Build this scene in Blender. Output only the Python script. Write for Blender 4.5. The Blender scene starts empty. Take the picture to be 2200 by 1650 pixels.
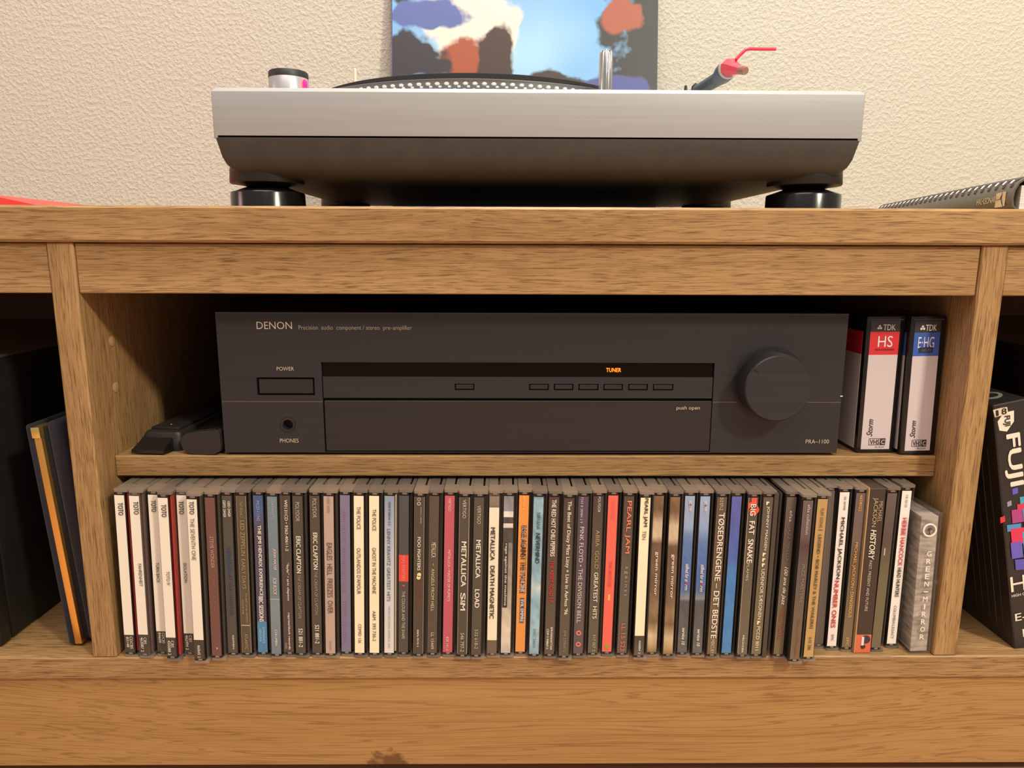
import bpy, bmesh, math, random
from mathutils import Vector, Matrix
random.seed(7)
C = bpy.context.scene.collection
S = bpy.context.scene
sin, cos, pi, R = math.sin, math.cos, math.pi, math.radians

# ------------------------------------------------------------------ camera
F, CX, CY = 1525.0, 1100.0, 825.0
PITCH, YAW, ROLL = math.atan(283/1525.0), R(.56), R(.2)
fw = Vector((sin(YAW)*cos(PITCH), cos(YAW)*cos(PITCH), -sin(PITCH)))
r0 = fw.cross(Vector((0, 0, 1))).normalized(); u0 = r0.cross(fw)
rt = r0*cos(ROLL)+u0*sin(ROLL); up = -r0*sin(ROLL)+u0*cos(ROLL)
cam = bpy.data.cameras.new('camera'); cam.sensor_width = 36; cam.lens = 36*F/2200; cam.clip_start = .01
co = bpy.data.objects.new('camera', cam); C.objects.link(co)
co.matrix_world = Matrix((rt, up, -fw)).transposed().to_4x4()
S.camera = co

def ray(x, y): return rt*((x-CX)/F) - up*((y-CY)/F) + fw
def at(x, y, Y): d = ray(x, y); return d*(Y/d.y)
def atz(x, y, Z): d = ray(x, y); return d*(Z/d.z)
def atx(x, y, X): d = ray(x, y); return d*(X/d.x)

# ------------------------------------------------------------------ light
w = bpy.data.worlds.new('room_ambient'); S.world = w; w.use_nodes = True
w.node_tree.nodes['Background'].inputs[0].default_value = (1, .90, .80, 1)
w.node_tree.nodes['Background'].inputs[1].default_value = .40
def area(name, loc, target, size, power, col, size_y=None):
    l = bpy.data.lights.new(name, 'AREA'); l.energy = power; l.color = col; l.size = size
    if size_y: l.shape = 'RECTANGLE'; l.size_y = size_y
    o = bpy.data.objects.new(name, l); C.objects.link(o); o.location = loc
    o.rotation_euler = (Vector(target)-Vector(loc)).to_track_quat('-Z', 'Y').to_euler(); return o
area('ceiling_lamp', (-.2, -.35, 1.75), (0, .35, 0), 1.5, 28, (1, .89, .80))
area('ceiling_spot', (.15, .42, 1.75), (.12, .60, 0), .30, 27, (1, .91, .76))
area('floor_lamp', (.95, -.55, .95), (.1, .9, .15), .16, 23, (1, .92, .72))
area('red_shade_lamp', (-1.7, .30, .55), (-.5, .92, .1), .35, 3.2, (1, .58, .52))
S.view_settings.view_transform = 'Standard'; S.view_settings.look = 'None'
S.view_settings.gamma = 1; S.view_settings.use_curve_mapping = False
S.view_settings.exposure = -.03

# ------------------------------------------------------------------ materials
def lin(c):
    return tuple(((v/255)/12.92 if v/255 <= .04045 else ((v/255+.055)/1.055)**2.4) for v in c)+(1,)
MATS = {}
def mat(name, c, rough=.5, metal=0, coat=0, alpha=1, emit=0, spec=.5):
    if name in MATS: return MATS[name]
    m = bpy.data.materials.new(name); m.use_nodes = True; b = m.node_tree.nodes['Principled BSDF']; i = b.inputs
    i['Base Color'].default_value = lin(c); i['Roughness'].default_value = rough; i['Metallic'].default_value = metal
    i['Coat Weight'].default_value = coat; i['Coat Roughness'].default_value = .12; i['Alpha'].default_value = alpha
    i['Specular IOR Level'].default_value = spec
    if emit: i['Emission Color'].default_value = lin(c); i['Emission Strength'].default_value = emit
    MATS[name] = m; return m
def ink(c): return mat('print_%d_%d_%d' % tuple(c), c, .45, coat=.25)

def nd(nt, t, **k):
    n = nt.nodes.new(t)
    for a, v in k.items():
        if a in n.inputs: n.inputs[a].default_value = v
        else: setattr(n, a, v)
    return n
def ramp(nt, stops):
    n = nt.nodes.new('ShaderNodeValToRGB'); e = n.color_ramp.elements
    e[0].position, e[0].color = stops[0]; e[1].position, e[1].color = stops[1]
    for p, c in stops[2:]: x = e.new(p); x.color = c
    return n
def wood(name, axis, base, dark, pale, dash=1.0, rings=False, off=0.0):
    m = bpy.data.materials.new(name); m.use_nodes = True; nt = m.node_tree; L = nt.links.new
    b = nt.nodes['Principled BSDF']; tc = nd(nt, 'ShaderNodeTexCoord')
    def mapped(along, across):
        mp = nd(nt, 'ShaderNodeMapping'); sc = [across]*3; sc[axis] = along
        mp.inputs['Scale'].default_value = sc; mp.inputs['Location'].default_value = (off, off*1.7, off*.6)
        L(warp.outputs[0], mp.inputs[0]); return mp
    # gentle waviness of the grain
    nw = nd(nt, 'ShaderNodeTexNoise', Scale=7.0 if not rings else 3.2, Detail=1.0 if not rings else 0.0); L(tc.outputs['Object'], nw.inputs['Vector'])
    sub = nd(nt, 'ShaderNodeVectorMath', operation='SUBTRACT'); L(nw.outputs['Color'], sub.inputs[0]); sub.inputs[1].default_value = (.5, .5, .5)
    scl = nd(nt, 'ShaderNodeVectorMath', operation='SCALE'); L(sub.outputs[0], scl.inputs[0]); scl.inputs['Scale'].default_value = .007 if not rings else .030
    warp = nd(nt, 'ShaderNodeVectorMath', operation='ADD'); L(tc.outputs['Object'], warp.inputs[0]); L(scl.outputs[0], warp.inputs[1])
    broad = nd(nt, 'ShaderNodeTexNoise', Scale=1.0, Detail=3.0); L(mapped(2.5, 60).outputs[0], broad.inputs['Vector'])
    mid = nd(nt, 'ShaderNodeTexNoise', Scale=1.0, Detail=3.0, Roughness=.6); L(mapped(32, 760).outputs[0], mid.inputs['Vector'])
    fine = nd(nt, 'ShaderNodeTexNoise', Scale=1.0, Detail=2.0, Roughness=.5); L(mapped(55 if not rings else 3.0, 1800 if not rings else 150).outputs[0], fine.inputs['Vector'])
    r1 = ramp(nt, [(.3, lin(base)), (.72, lin(pale))]); L(broad.outputs['Fac'], r1.inputs[0])
    mx = nd(nt, 'ShaderNodeMix', data_type='RGBA', blend_type='MULTIPLY'); mx.inputs[0].default_value = .8 if not rings else .35
    r2 = ramp(nt, [(.34, (.70, .64, .58, 1)), (.60, (1, 1, 1, 1))]); L(mid.outputs['Fac'], r2.inputs[0])
    L(r1.outputs[0], mx.inputs[6]); L(r2.outputs[0], mx.inputs[7])
    if rings: r3 = ramp(nt, [(.40, (0, 0, 0, 1)), (.43, (.6, .6, .6, 1)), (.445, (0, 0, 0, 1)), (.515, (0, 0, 0, 1)), (.54, (.75, .75, .75, 1)), (.555, (0, 0, 0, 1)), (.62, (0, 0, 0, 1)), (.645, (.6, .6, .6, 1)), (.66, (0, 0, 0, 1))])
    else: r3 = ramp(nt, [(.53, (0, 0, 0, 1)), (.66, (1, 1, 1, 1))])
    L(fine.outputs['Fac'], r3.inputs[0])
    mul = nd(nt, 'ShaderNodeMath', operation='MULTIPLY'); L(r3.outputs[0], mul.inputs[0]); mul.inputs[1].default_value = dash
    m2 = nd(nt, 'ShaderNodeMix', data_type='RGBA'); L(mul.outputs[0], m2.inputs[0]); L(mx.outputs[2], m2.inputs[6]); m2.inputs[7].default_value = lin(dark)
    last = m2.outputs[2]
    if rings:   # the knot near the lower edge
        k = at(838, 1636, .469)
        mp = nd(nt, 'ShaderNodeMapping'); mp.inputs['Location'].default_value = (-k.x*26, 0, -(k.z+.386)*48); mp.inputs['Scale'].default_value = (26, 0, 48)
        L(tc.outputs['Object'], mp.inputs[0])
        ln = nd(nt, 'ShaderNodeVectorMath', operation='LENGTH'); L(mp.outputs[0], ln.inputs[0])
        nk = nd(nt, 'ShaderNodeTexNoise', Scale=160.0, Detail=2.0); L(tc.outputs['Object'], nk.inputs['Vector'])
        ad = nd(nt, 'ShaderNodeMath', operation='ADD'); L(ln.outputs['Value'], ad.inputs[0]); L(nk.outputs['Fac'], ad.inputs[1])
        rk = ramp(nt, [(.75, (.8, .8, .8, 1)), (1.0, (0, 0, 0, 1))]); L(ad.outputs[0], rk.inputs[0])
        m3 = nd(nt, 'ShaderNodeMix', data_type='RGBA'); L(rk.outputs[0], m3.inputs[0]); L(last, m3.inputs[6]); m3.inputs[7].default_value = lin((92, 56, 34))
        last = m3.outputs[2]
    L(last, b.inputs['Base Color']); b.inputs['Roughness'].default_value = .42; b.inputs['Specular IOR Level'].default_value = .35
    bp = nd(nt, 'ShaderNodeBump', Strength=.12, Distance=.0006); L(mul.outputs[0], bp.inputs['Height']); bp.invert = True
    L(bp.outputs[0], b.inputs['Normal'])
    return m
WB, WD, WP = (156, 121, 79), (84, 59, 32), (180, 144, 99)
WOODX = wood('oak_laminate_lengthwise', 0, WB, WD, WP, .7)
WOODX2 = wood('oak_laminate_rail', 0, WB, WD, WP, .7, off=3.1)
WOODX3 = wood('oak_laminate_shelf', 0, WB, WD, WP, .75, off=7.7)
WOODZ = wood('oak_laminate_upright', 2, WB, WD, WP, .7, off=1.3)
WOODP = wood('oak_laminate_panel', 0, (168, 128, 76), (114, 80, 42), (178, 139, 87), .8, rings=True, off=2.0)

def noise_mat(name, cols, scale, rough=.5, bump=0, bscale=100, dist=.001, coords='Object', stretch=None, metal=0, coat=0):
    m = bpy.data.materials.new(name); m.use_nodes = True; nt = m.node_tree; L = nt.links.new
    b = nt.nodes['Principled BSDF']; tc = nd(nt, 'ShaderNodeTexCoord'); src = tc.outputs[coords]
    if stretch:
        mp = nd(nt, 'ShaderNodeMapping'); mp.inputs['Scale'].default_value = stretch; L(src, mp.inputs[0]); src = mp.outputs[0]
    n = nd(nt, 'ShaderNodeTexNoise', Scale=scale, Detail=4.0); L(src, n.inputs['Vector'])
    k = len(cols)-1
    r = ramp(nt, [(.3+.4*i/k, lin(c)) for i, c in enumerate(cols)]); L(n.outputs['Fac'], r.inputs[0]); L(r.outputs[0], b.inputs['Base Color'])
    b.inputs['Roughness'].default_value = rough; b.inputs['Metallic'].default_value = metal; b.inputs['Coat Weight'].default_value = coat
    if bump:
        n2 = nd(nt, 'ShaderNodeTexNoise', Scale=bscale, Detail=3.0, Roughness=.55); L(tc.outputs[coords], n2.inputs['Vector'])
        bp = nd(nt, 'ShaderNodeBump', Strength=bump, Distance=dist); L(n2.outputs['Fac'], bp.inputs['Height']); L(bp.outputs[0], b.inputs['Normal'])
    return m

def stucco():
    m = bpy.data.materials.new('stucco_wall'); m.use_nodes = True; nt = m.node_tree; L = nt.links.new
    b = nt.nodes['Principled BSDF']; b.inputs['Roughness'].default_value = .85; b.inputs['Specular IOR Level'].default_value = .2
    b.inputs['Base Color'].default_value = lin((190, 186, 176))
    tc = nd(nt, 'ShaderNodeTexCoord')
    n1 = nd(nt, 'ShaderNodeTexNoise', Scale=225.0, Detail=2.0, Roughness=.55); L(tc.outputs['Object'], n1.inputs['Vector'])
    n2 = nd(nt, 'ShaderNodeTexNoise', Scale=14.0, Detail=2.0); L(tc.outputs['Object'], n2.inputs['Vector'])
    r = ramp(nt, [(.42, (0, 0, 0, 1)), (.78, (1, 1, 1, 1))]); L(n1.outputs['Fac'], r.inputs[0])
    a = nd(nt, 'ShaderNodeMath', operation='MULTIPLY_ADD'); L(n2.outputs['Fac'], a.inputs[0]); a.inputs[1].default_value = .8; L(r.outputs[0], a.inputs[2])
    bp = nd(nt, 'ShaderNodeBump', Strength=.30, Distance=.0030); L(a.outputs[0], bp.inputs['Height']); L(bp.outputs[0], b.inputs['Normal'])
    return m

def card_mat():
    m = bpy.data.materials.new('printed_card'); m.use_nodes = True; nt = m.node_tree
    b = nt.nodes['Principled BSDF']; v = nd(nt, 'ShaderNodeVertexColor'); v.layer_name = 'Col'
    nt.links.new(v.outputs[0], b.inputs['Base Color']); b.inputs['Roughness'].default_value = .5
    b.inputs['Coat Weight'].default_value = .5; b.inputs['Coat Roughness'].default_value = .15
    return m
CARD = card_mat()

# ------------------------------------------------------------------ mesh helpers
def link(name, me, m, parent=None):
    o = bpy.data.objects.new(name, me); C.objects.link(o)
    if m is not None and len(me.materials) == 0: me.materials.append(m)
    if parent: o.parent = parent
    return o
def tag(o, label, cat, group=None, kind=None):
    if label: o['label'] = label
    if cat: o['category'] = cat
    if group: o['group'] = group
    if kind: o['kind'] = kind
    return o
def empty(name, loc, rot=(0, 0, 0)):
    o = bpy.data.objects.new(name, None); C.objects.link(o); o.location = loc; o.rotation_euler = rot; o.empty_display_size = .02; return o
def finish(bm, smooth):
    me = bpy.data.meshes.new('m'); bmesh.ops.recalc_face_normals(bm, faces=bm.faces); bm.to_mesh(me); bm.free()
    if smooth:
        for p in me.polygons: p.use_smooth = True
        try: me.set_sharp_from_angle(angle=R(38))
        except Exception: pass
    return me
def bm_box(bm, x0, x1, y0, y1, z0, z1, bev=0, seg=1):
    r = bmesh.ops.create_cube(bm, size=1)
    for v in r['verts']:
        v.co = Vector(((x0+x1)/2+v.co.x*(x1-x0), (y0+y1)/2+v.co.y*(y1-y0), (z0+z1)/2+v.co.z*(z1-z0)))
    if bev:
        es = list({e for v in r['verts'] for e in v.link_edges})
        bmesh.ops.bevel(bm, geom=es, offset=bev, segments=seg, affect='EDGES', profile=.5)
def box_me(x0, x1, y0, y1, z0, z1, bev=0, seg=1):
    bm = bmesh.new(); bm_box(bm, x0, x1, y0, y1, z0, z1, bev, seg); return finish(bm, bev > 0 and seg > 1)
def box(name, x0, x1, y0, y1, z0, z1, m, parent=None, bev=0, seg=1):
    return link(name, box_me(x0, x1, y0, y1, z0, z1, bev, seg), m, parent)
def boxes(name, lst, m, parent=None):
    bm = bmesh.new()
    for b in lst: bm_box(bm, *b)
    return link(name, finish(bm, False), m, parent)
def lathe_me(prof, n=48, axis='Z', origin=(0, 0, 0), cap=True):
    bm = bmesh.new(); rings = []
    for r_, h in prof:
        ring = []
        for k in range(n):
            a = 2*pi*k/n
            p = Vector((r_*cos(a), r_*sin(a), h))
            if axis == 'Y': p = Vector((p.x, h, p.y))
            if axis == 'X': p = Vector((h, p.x, p.y))
            ring.append(bm.verts.new(p+Vector(origin)))
        rings.append(ring)
    for a, b in zip(rings, rings[1:]):
        for k in range(n): bm.faces.new((a[k], a[(k+1) % n], b[(k+1) % n], b[k]))
    for ring, (r_, h) in ((rings[0], prof[0]), (rings[-1], prof[-1])):
        if cap and r_ > 1e-6: bm.faces.new(ring)
    return finish(bm, True)
def loft_me(loops, cap=True):
    bm = bmesh.new(); rs = [[bm.verts.new(p) for p in l] for l in loops]; n = len(loops[0])
    for a, b in zip(rs, rs[1:]):
        for k in range(n): bm.faces.new((a[k], a[(k+1) % n], b[(k+1) % n], b[k]))
    if cap: bm.faces.new(rs[0]); bm.faces.new(rs[-1])
    return finish(bm, True)
def rrect(x0, x1, y0, y1, r_, n=6):
    pts = []
    for cx_, cy_, a0 in ((x1-r_, y1-r_, 0), (x0+r_, y1-r_, pi/2), (x0+r_, y0+r_, pi), (x1-r_, y0+r_, 3*pi/2)):
        for k in range(n+1):
            a = a0+pi/2*k/n; pts.append((cx_+r_*cos(a), cy_+r_*sin(a)))
    return pts
def tube_me(pts, rad, n=10):
    pts = [Vector(p) for p in pts]; loops = []
    for i, p in enumerate(pts):
        d = (pts[min(i+1, len(pts)-1)]-pts[max(i-1, 0)]).normalized()
        a = d.orthogonal().normalized() if i == 0 else (pa-d*pa.dot(d)).normalized()
        pa = a; b = d.cross(a); rr = rad[i] if isinstance(rad, (list, tuple)) else rad
        loops.append([p+a*rr*cos(2*pi*k/n)+b*rr*sin(2*pi*k/n) for k in range(n)])
    return loft_me(loops)
def cyl_between(a, b, r1, r2=None, n=24): return tube_me([a, b], [r1, r2 if r2 is not None else r1], n)

TEXTQ = []
EX = {'h': (Vector((1, 0, 0)), Vector((0, 0, 1))), 'd': (Vector((0, 0, -1)), Vector((1, 0, 0))), 'u': (Vector((0, 0, 1)), Vector((-1, 0, 0)))}
def text(s, origin, wid, hei, m, parent, way='h', bold=0, shear=0, name='lettering', axes=None):
    """origin = where the text's lower left corner falls (in the parent's space), fitted to wid x hei"""
    cu = bpy.data.curves.new('t', 'FONT'); cu.body = s; cu.resolution_u = 3; cu.shear = shear
    o = bpy.data.objects.new('t', cu); C.objects.link(o)
    TEXTQ.append((o, Vector(origin), wid, hei, m, parent, axes or EX[way], name, bold))
def flush_texts():
    bpy.context.view_layer.update(); dg = bpy.context.evaluated_depsgraph_get()
    for o, org, wd, he, m, par, (ex, ey), nm, bold in TEXTQ:
        me = bpy.data.meshes.new_from_object(o.evaluated_get(dg)); cu = o.data; bpy.data.objects.remove(o); bpy.data.curves.remove(cu)
        if not me.vertices: continue
        xs = [v.co.x for v in me.vertices]; ys = [v.co.y for v in me.vertices]
        x0, x1, y0, y1 = min(xs), max(xs), min(ys), max(ys)
        for v in me.vertices:
            v.co = org + ex*((v.co.x-x0)/max(x1-x0, 1e-6)*wd) + ey*((v.co.y-y0)/max(y1-y0, 1e-6)*he)
        me.materials.clear()
        if bold:      # heavier strokes: the outline laid down again slightly shifted
            d = min(bold, .05)*he*.9; bm = bmesh.new()
            nn = ex.cross(ey)
            for q_, (sx, sy) in enumerate(((-d, 0), (d, 0), (0, -d*.5), (0, d*.5))):
                n0 = len(bm.verts); bm.from_mesh(me); bm.verts.ensure_lookup_table()
                for v in bm.verts[n0:]: v.co += ex*sx+ey*sy+nn*(.00004*q_)
            bm.to_mesh(me); bm.free()
        link(nm, me, m, par)
def text_px(s, x0, y0, x1, y1, Y, m, parent, base, bold=0, shear=0, gap=.0004, name='lettering'):
    """text on an upright plane at depth Y, given by its box in the photograph's frame"""
    a = at(x0, y1, Y); b = at(x1, y1, Y); c = at((x0+x1)/2, y0, Y)
    text(s, Vector((a.x, Y-gap, a.z))-Vector(base), b.x-a.x, c.z-a.z, m, parent, 'h', bold, shear, name)

# ------------------------------------------------------------------ key dimensions (metres, camera at the origin)
YF = .465
XL0, XL1, XR0, XR1 = -.2937, -.2768, .3091, .3261
ZT1, ZT0 = .0283, .0054
ZFAS, ZS1, ZS0, YS = -.0271, -.1425, -.1576, .4873
ZB1, ZB0, ZP0, ZFL = -.2851, -.3022, -.3745, -.386
YW, YBACK = .925, .895
XA, XB = -.95, .98

# ------------------------------------------------------------------ setting
tag(box('wall_back', -2.2, 2.2, YW, YW+.1, ZFL, 1.9, stucco()), None, None, kind='structure')
tag(box('floor', -2.2, 2.2, -2.6, YW, ZFL-.05, ZFL, noise_mat('floor_boards', [(178, 140, 116), (196, 158, 132)], 3, .5, stretch=(1, 14, 1))), None, None, kind='structure')

# ------------------------------------------------------------------ cabinet
cab = empty('media_cabinet', (0, 0, ZFL))
tag(cab, 'long low oak laminate media cabinet with open compartments', 'cabinet')
def cpart(name, x0, x1, y0, y1, z0, z1, m, bev=.0006):
    return box(name, x0, x1, y0, y1, z0-ZFL, z1-ZFL, m, cab, bev)
cpart('top_board', XA, XB, YF-.003, YW-.004, ZT0, ZT1, WOODX, .0016)
for x0, x1 in ((XL0, XL1), (XR0, XR1), (XA, XA+.017), (XB-.017, XB)):
    cpart('upright', x0, x1, YF, YBACK, ZB1, ZT0, WOODZ, .0008)
for x0, x1 in ((XA+.017, XL0), (XL1, XR0), (XR1, XB-.017)):
    cpart('rail', x0+.0003, x1-.0003, YF+.0015, YF+.019, ZFAS, ZT0-.0006, WOODX2)
cpart('shelf', XL1+.0003, XR0-.0003, YS, YBACK-.02, ZS0, ZS1, WOODX3, .0007)
cpart('bottom_board', XA, XB, YF-.0005, YBACK, ZB0, ZB1, WOODX3, .0009)
cpart('front_panel', XA, XB, YF+.0025, YF+.0205, ZP0, ZB0-.0006, WOODP)
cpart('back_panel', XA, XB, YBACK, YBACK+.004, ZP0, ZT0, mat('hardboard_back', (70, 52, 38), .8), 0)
for x in (-.6, -.2, .2612, .7):
    link('foot', lathe_me([(.008, 0), (.009, .004), (.009, -ZFL+ZB0)], 20, 'Z', (x, YF+.045, 0)), mat('black_plastic', (24, 22, 22), .45), cab)
for (px, py) in ((240, 733), (248.5, 832)):
    p = atx(px, py, XL1)
    link('pin_plug', lathe_me([(.0037, 0), (.0037, .0006), (.0026, .0011), (0, .0012)], 20, 'X', (XL1-.0001, p.y, p.z-ZFL)), mat('plug_beige', (176, 140, 100), .5), cab)

# ------------------------------------------------------------------ turntable
ALU = noise_mat('brushed_silver', [(170, 172, 177), (178, 180, 184)], 1.0, .42, stretch=(6, 400, 400), metal=.2)
BASE = noise_mat('black_rubber_base', [(58, 53, 50), (66, 61, 57)], 60, .48, bump=.05, bscale=1500)
BLK = mat('black_plastic', (24, 22, 22), .45)
GLOSSB = mat('gloss_black', (20, 19, 20), .18)
CHROME = mat('chrome', (215, 215, 218), .18, metal=1)
T0 = Vector((.0235, .519, ZT1))
tt = empty('turntable', T0); tag(tt, 'silver and black direct drive turntable standing on the cabinet top', 'turntable')
TX0, TX1, TY0, TY1 = -.2257, .2257, 0, .345
ZPL, ZPB, ZUN = .1112-ZT1, .0773-ZT1, .0520-ZT1
link('top_plate', (lambda: loft_me([[(x, y, z) for x, y in rrect(TX0-.001+i, TX1+.001-i, TY0+i, TY1-i, max(.0012-i, .0004), 3)] for i, z in ((.0004, ZPB), (0, ZPB+.0008), (0, ZPL-.0028), (.0024, ZPL))]))(), ALU, tt)
link('base', loft_me([[(x, y, z) for x, y in rrect(TX0+i, TX1-i, TY0+i, TY1-i, .002+i*.3, 6)] for i, z in
     ((0, ZPB+.002), (0, ZPB), (.0024, ZPB-.012), (.0044, ZPB-.0168), (.0080, ZPB-.0212), (.0125, ZPB-.0238), (.0185, ZUN+.0003), (.026, ZUN))]), BASE, tt)
for fx in (-.2020, .2020):
    for fy in (.034, .300):
        ft = link('foot', lathe_me([(.0262, ZUN+.008), (.0268, ZUN-.0016), (.0262, ZUN-.0025), (.0225, ZUN-.0025), (.014, ZUN-.0048)], 56, 'Z', (fx, fy, 0)), BLK, tt)
        link('foot_pad', lathe_me([(.013, .0196), (.0150, .0188), (.0235, .0158), (.0262, .0149), (.0268, .0139), (.0270, .0040), (.0276, .0028), (.0276, 0)], 56, 'Z', (fx, fy, 0)), GLOSSB, ft)
# platter
PX, PY = -.027-T0.x, .697-T0.y
pl = link('platter', lathe_me([(.158, ZPL-.006), (.164, ZPL-.003), (.1665, ZPL+.0063), (.1672, ZPL+.0072), (.1672, ZPL+.0085), (.166, ZPL+.0090), (0, ZPL+.0090)], 160, 'Z', (PX, PY, 0)), mat('platter_grey', (120, 120, 120), .35, metal=.6), tt)
bm = bmesh.new()
for row, (dr, dz) in enumerate(((.1646, -.0006), (.1652, .0016), (.1658, .0038), (.1664, .0058))):
    nn = 150+row*2
    for k in range(nn):
        a = 2*pi*k/nn+row*.4; d = Vector((cos(a), sin(a), 0)); t_ = Vector((-sin(a), cos(a), 0)); u_ = Vector((0, 0, 1))
        c_ = Vector((PX, PY, ZPL+dz))+d*(dr-.0003); s_ = .0018 if row % 2 else .0013
        base = [bm.verts.new(c_+(t_*cos(q*pi/3)*1.25+u_*sin(q*pi/3)*.8)*s_) for q in range(6)]
        topv = [bm.verts.new(c_+d*.0011+(t_*cos(q*pi/3)*1.25+u_*sin(q*pi/3)*.8)*s_*.6) for q in range(6)]
        for q in range(6): bm.faces.new((base[q], base[(q+1) % 6], topv[(q+1) % 6], topv[q]))
        bm.faces.new(topv)
dots = link('strobe_dots', finish(bm, False), mat('strobe_silver', (236, 236, 238), .3, metal=.2), pl); dots['kind'] = 'stuff'
link('slipmat', lathe_me([(.1500, ZPL+.0088), (.1515, ZPL+.0095), (.1490, ZPL+.0165), (.1470, ZPL+.0173), (.012, ZPL+.0173), (0, ZPL+.0173)], 160, 'Z', (PX, PY, 0)), noise_mat('black_felt', [(14, 14, 15), (30, 30, 31)], 900, .95, bump=.3, bscale=1500), pl)
link('spindle', lathe_me([(.0035, ZPL+.01), (.0035, ZPL+.024), (.0025, ZPL+.0265), (0, ZPL+.027)], 20, 'Z', (PX, PY, 0)), CHROME, pl)
# start dial with strobe lamp
def tpos(px, py, Y): p = at(px, py, Y); return Vector((p.x-T0.x, Y-T0.y, 0))
q = tpos(620.5, 180, .560)
dial = link('power_dial', lathe_me([(.0143, ZPL-.002), (.0143, ZPL+.0140), (.0141, ZPL+.0143)], 48, 'Z', q), mat('satin_silver', (178, 178, 182), .35, metal=.5), tt)
link('dial_cap', lathe_me([(.0143, ZPL+.0143), (.0143, ZPL+.0180), (.0137, ZPL+.0190), (0, ZPL+.0192)], 48, 'Z', q), mat('dial_black', (34, 34, 37), .5), dial)
link('indicator_light', box_me(q.x+.0128, q.x+.0148, q.y-.009, q.y-.003, ZPL+.0070, ZPL+.0125, .0008, 2), mat('red_glow', (255, 20, 90), .4, emit=3.0), dial)
# pop-up stylus lamp with a fluted barrel
q = tpos(1301, 180, .545); loops = []
for z in (ZPL-.002, ZPL+.0295, ZPL+.0310):
    l = []
    for k in range(72):
        a = 2*pi*k/72; rr = (.0049 if (k//3) % 2 else .0045)*(1 if z < ZPL+.03 else .86); l.append((q.x+rr*cos(a), q.y+rr*sin(a), z))
    loops.append(l)
lamp = link('stylus_lamp', loft_me(loops), CHROME, tt)
link('lamp_tip', lathe_me([(.0042, ZPL+.031), (.0012, ZPL+.0314), (.0010, ZPL+.0324), (0, ZPL+.0326)], 20, 'Z', q), CHROME, lamp)
q = tpos(1337, 180, .548)
link('lamp_button', lathe_me([(.0034, ZPL-.001), (.0034, ZPL+.0022), (.0028, ZPL+.003), (0, ZPL+.0031)], 24, 'Z', q), mat('satin_silver', (178, 178, 182), .35), tt)
# tonearm
def tp(px, py, Y): p = at(px, py, Y); return p-T0
N0 = tp(1566, 146, .600); N1 = tp(1545, 168, .634); N2 = tp(1505, 192, .668); PV = Vector((.19, .80, .152))-T0
arm = link('tonearm', tube_me([N2+(N2-PV).normalized()*.004, N2.lerp(PV, .35)+Vector((.004, 0, 0)), N2.lerp(PV, .7)+Vector((.002, 0, 0)), PV], .0045, 16), mat('arm_silver', (150, 152, 156), .3, metal=.8), tt)
link('arm_pivot', lathe_me([(.030, ZPL), (.030, ZPL+.008), (.022, ZPL+.010), (.020, ZPL+.042), (.014, ZPL+.05), (0, ZPL+.051)], 40, 'Z', (PV.x, PV.y, 0)), mat('satin_silver', (178, 178, 182), .35), tt)
link('counterweight', cyl_between(PV+(PV-N2).normalized()*.010, PV+(PV-N2).normalized()*.045, .016, .016, 32), mat('satin_silver', (178, 178, 182), .35), arm)
CGREY = mat('cartridge_grey', (74, 76, 78), .4)
hd = link('cartridge', tube_me([N2-(N1-N2)*.15, N2.lerp(N1, .5), N1, N1.lerp(N0, .45), N1.lerp(N0, .85), N0], [.0054, .0056, .0060, .0078, .0080, .0076], 28), CGREY, tt)
link('cartridge_collar', cyl_between(N0-(N0-N1).normalized()*.002, N0+(N0-N1).normalized()*.0008, .0080, .0078, 32), mat('collar_pale', (190, 188, 186), .4), hd)
ax = (N0-N1).normalized()
NF = tp(1602, 152, .578); RED = mat('red_plastic', (226, 60, 84), .3, coat=.3)
def oct_loop(c_, d, r1, r2, n=8):
    s_ = d.cross(Vector((0, 0, 1))).normalized(); u_ = s_.cross(d)
    return [c_+s_*r1*cos(2*pi*(k+.5)/n)+u_*r2*sin(2*pi*(k+.5)/n) for k in range(n)]
d2 = (NF-N0).normalized()
link('stylus_holder', loft_me([oct_loop(N0, ax, .0073, .0073), oct_loop(N0+ax*.004+d2*.001, ax, .0066, .0066), oct_loop(N0.lerp(NF, .55), d2, .0042, .0040), oct_loop(N0.lerp(NF, .72), d2, .0034, .0032)]), RED, hd)
link('stylus_nose', loft_me([oct_loop(N0.lerp(NF, .45), d2, .0037, .0036), oct_loop(N0.lerp(NF, .96), d2, .0033, .0034), oct_loop(NF, d2, .0027, .0028)]), mat('smoky_bronze', (150, 104, 92), .2, coat=.6), hd)
g = [tp(1581, 128, .592), tp(1588, 120, .592), tp(1600, 108.5, .592), tp(1604, 106, .592), tp(1610, 105, .592), tp(1667, 105.5, .592)]
link('finger_lift', tube_me(g, .00125, 10), mat('lift_red', (222, 44, 74), .35), hd)
link('cue_lever', tube_me([tp(1473, 196, .74), tp(1473.5, 184, .74)], [.0018, .0012], 12), BLK, tt)
link('arm_rest', tube_me([tp(1489, 196, .72), tp(1491, 188, .72), tp(1497, 181, .72)], [.002, .0025, .002], 12), BLK, tt)
q = tp(766, 190, .858)
box('hinge_post', q.x-.0014, q.x+.0014, TY1-.012, TY1-.009, ZPL-.001, .2035-ZT1, mat('hinge_ivory', (236, 226, 196), .5), tt, .0008, 1)

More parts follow.
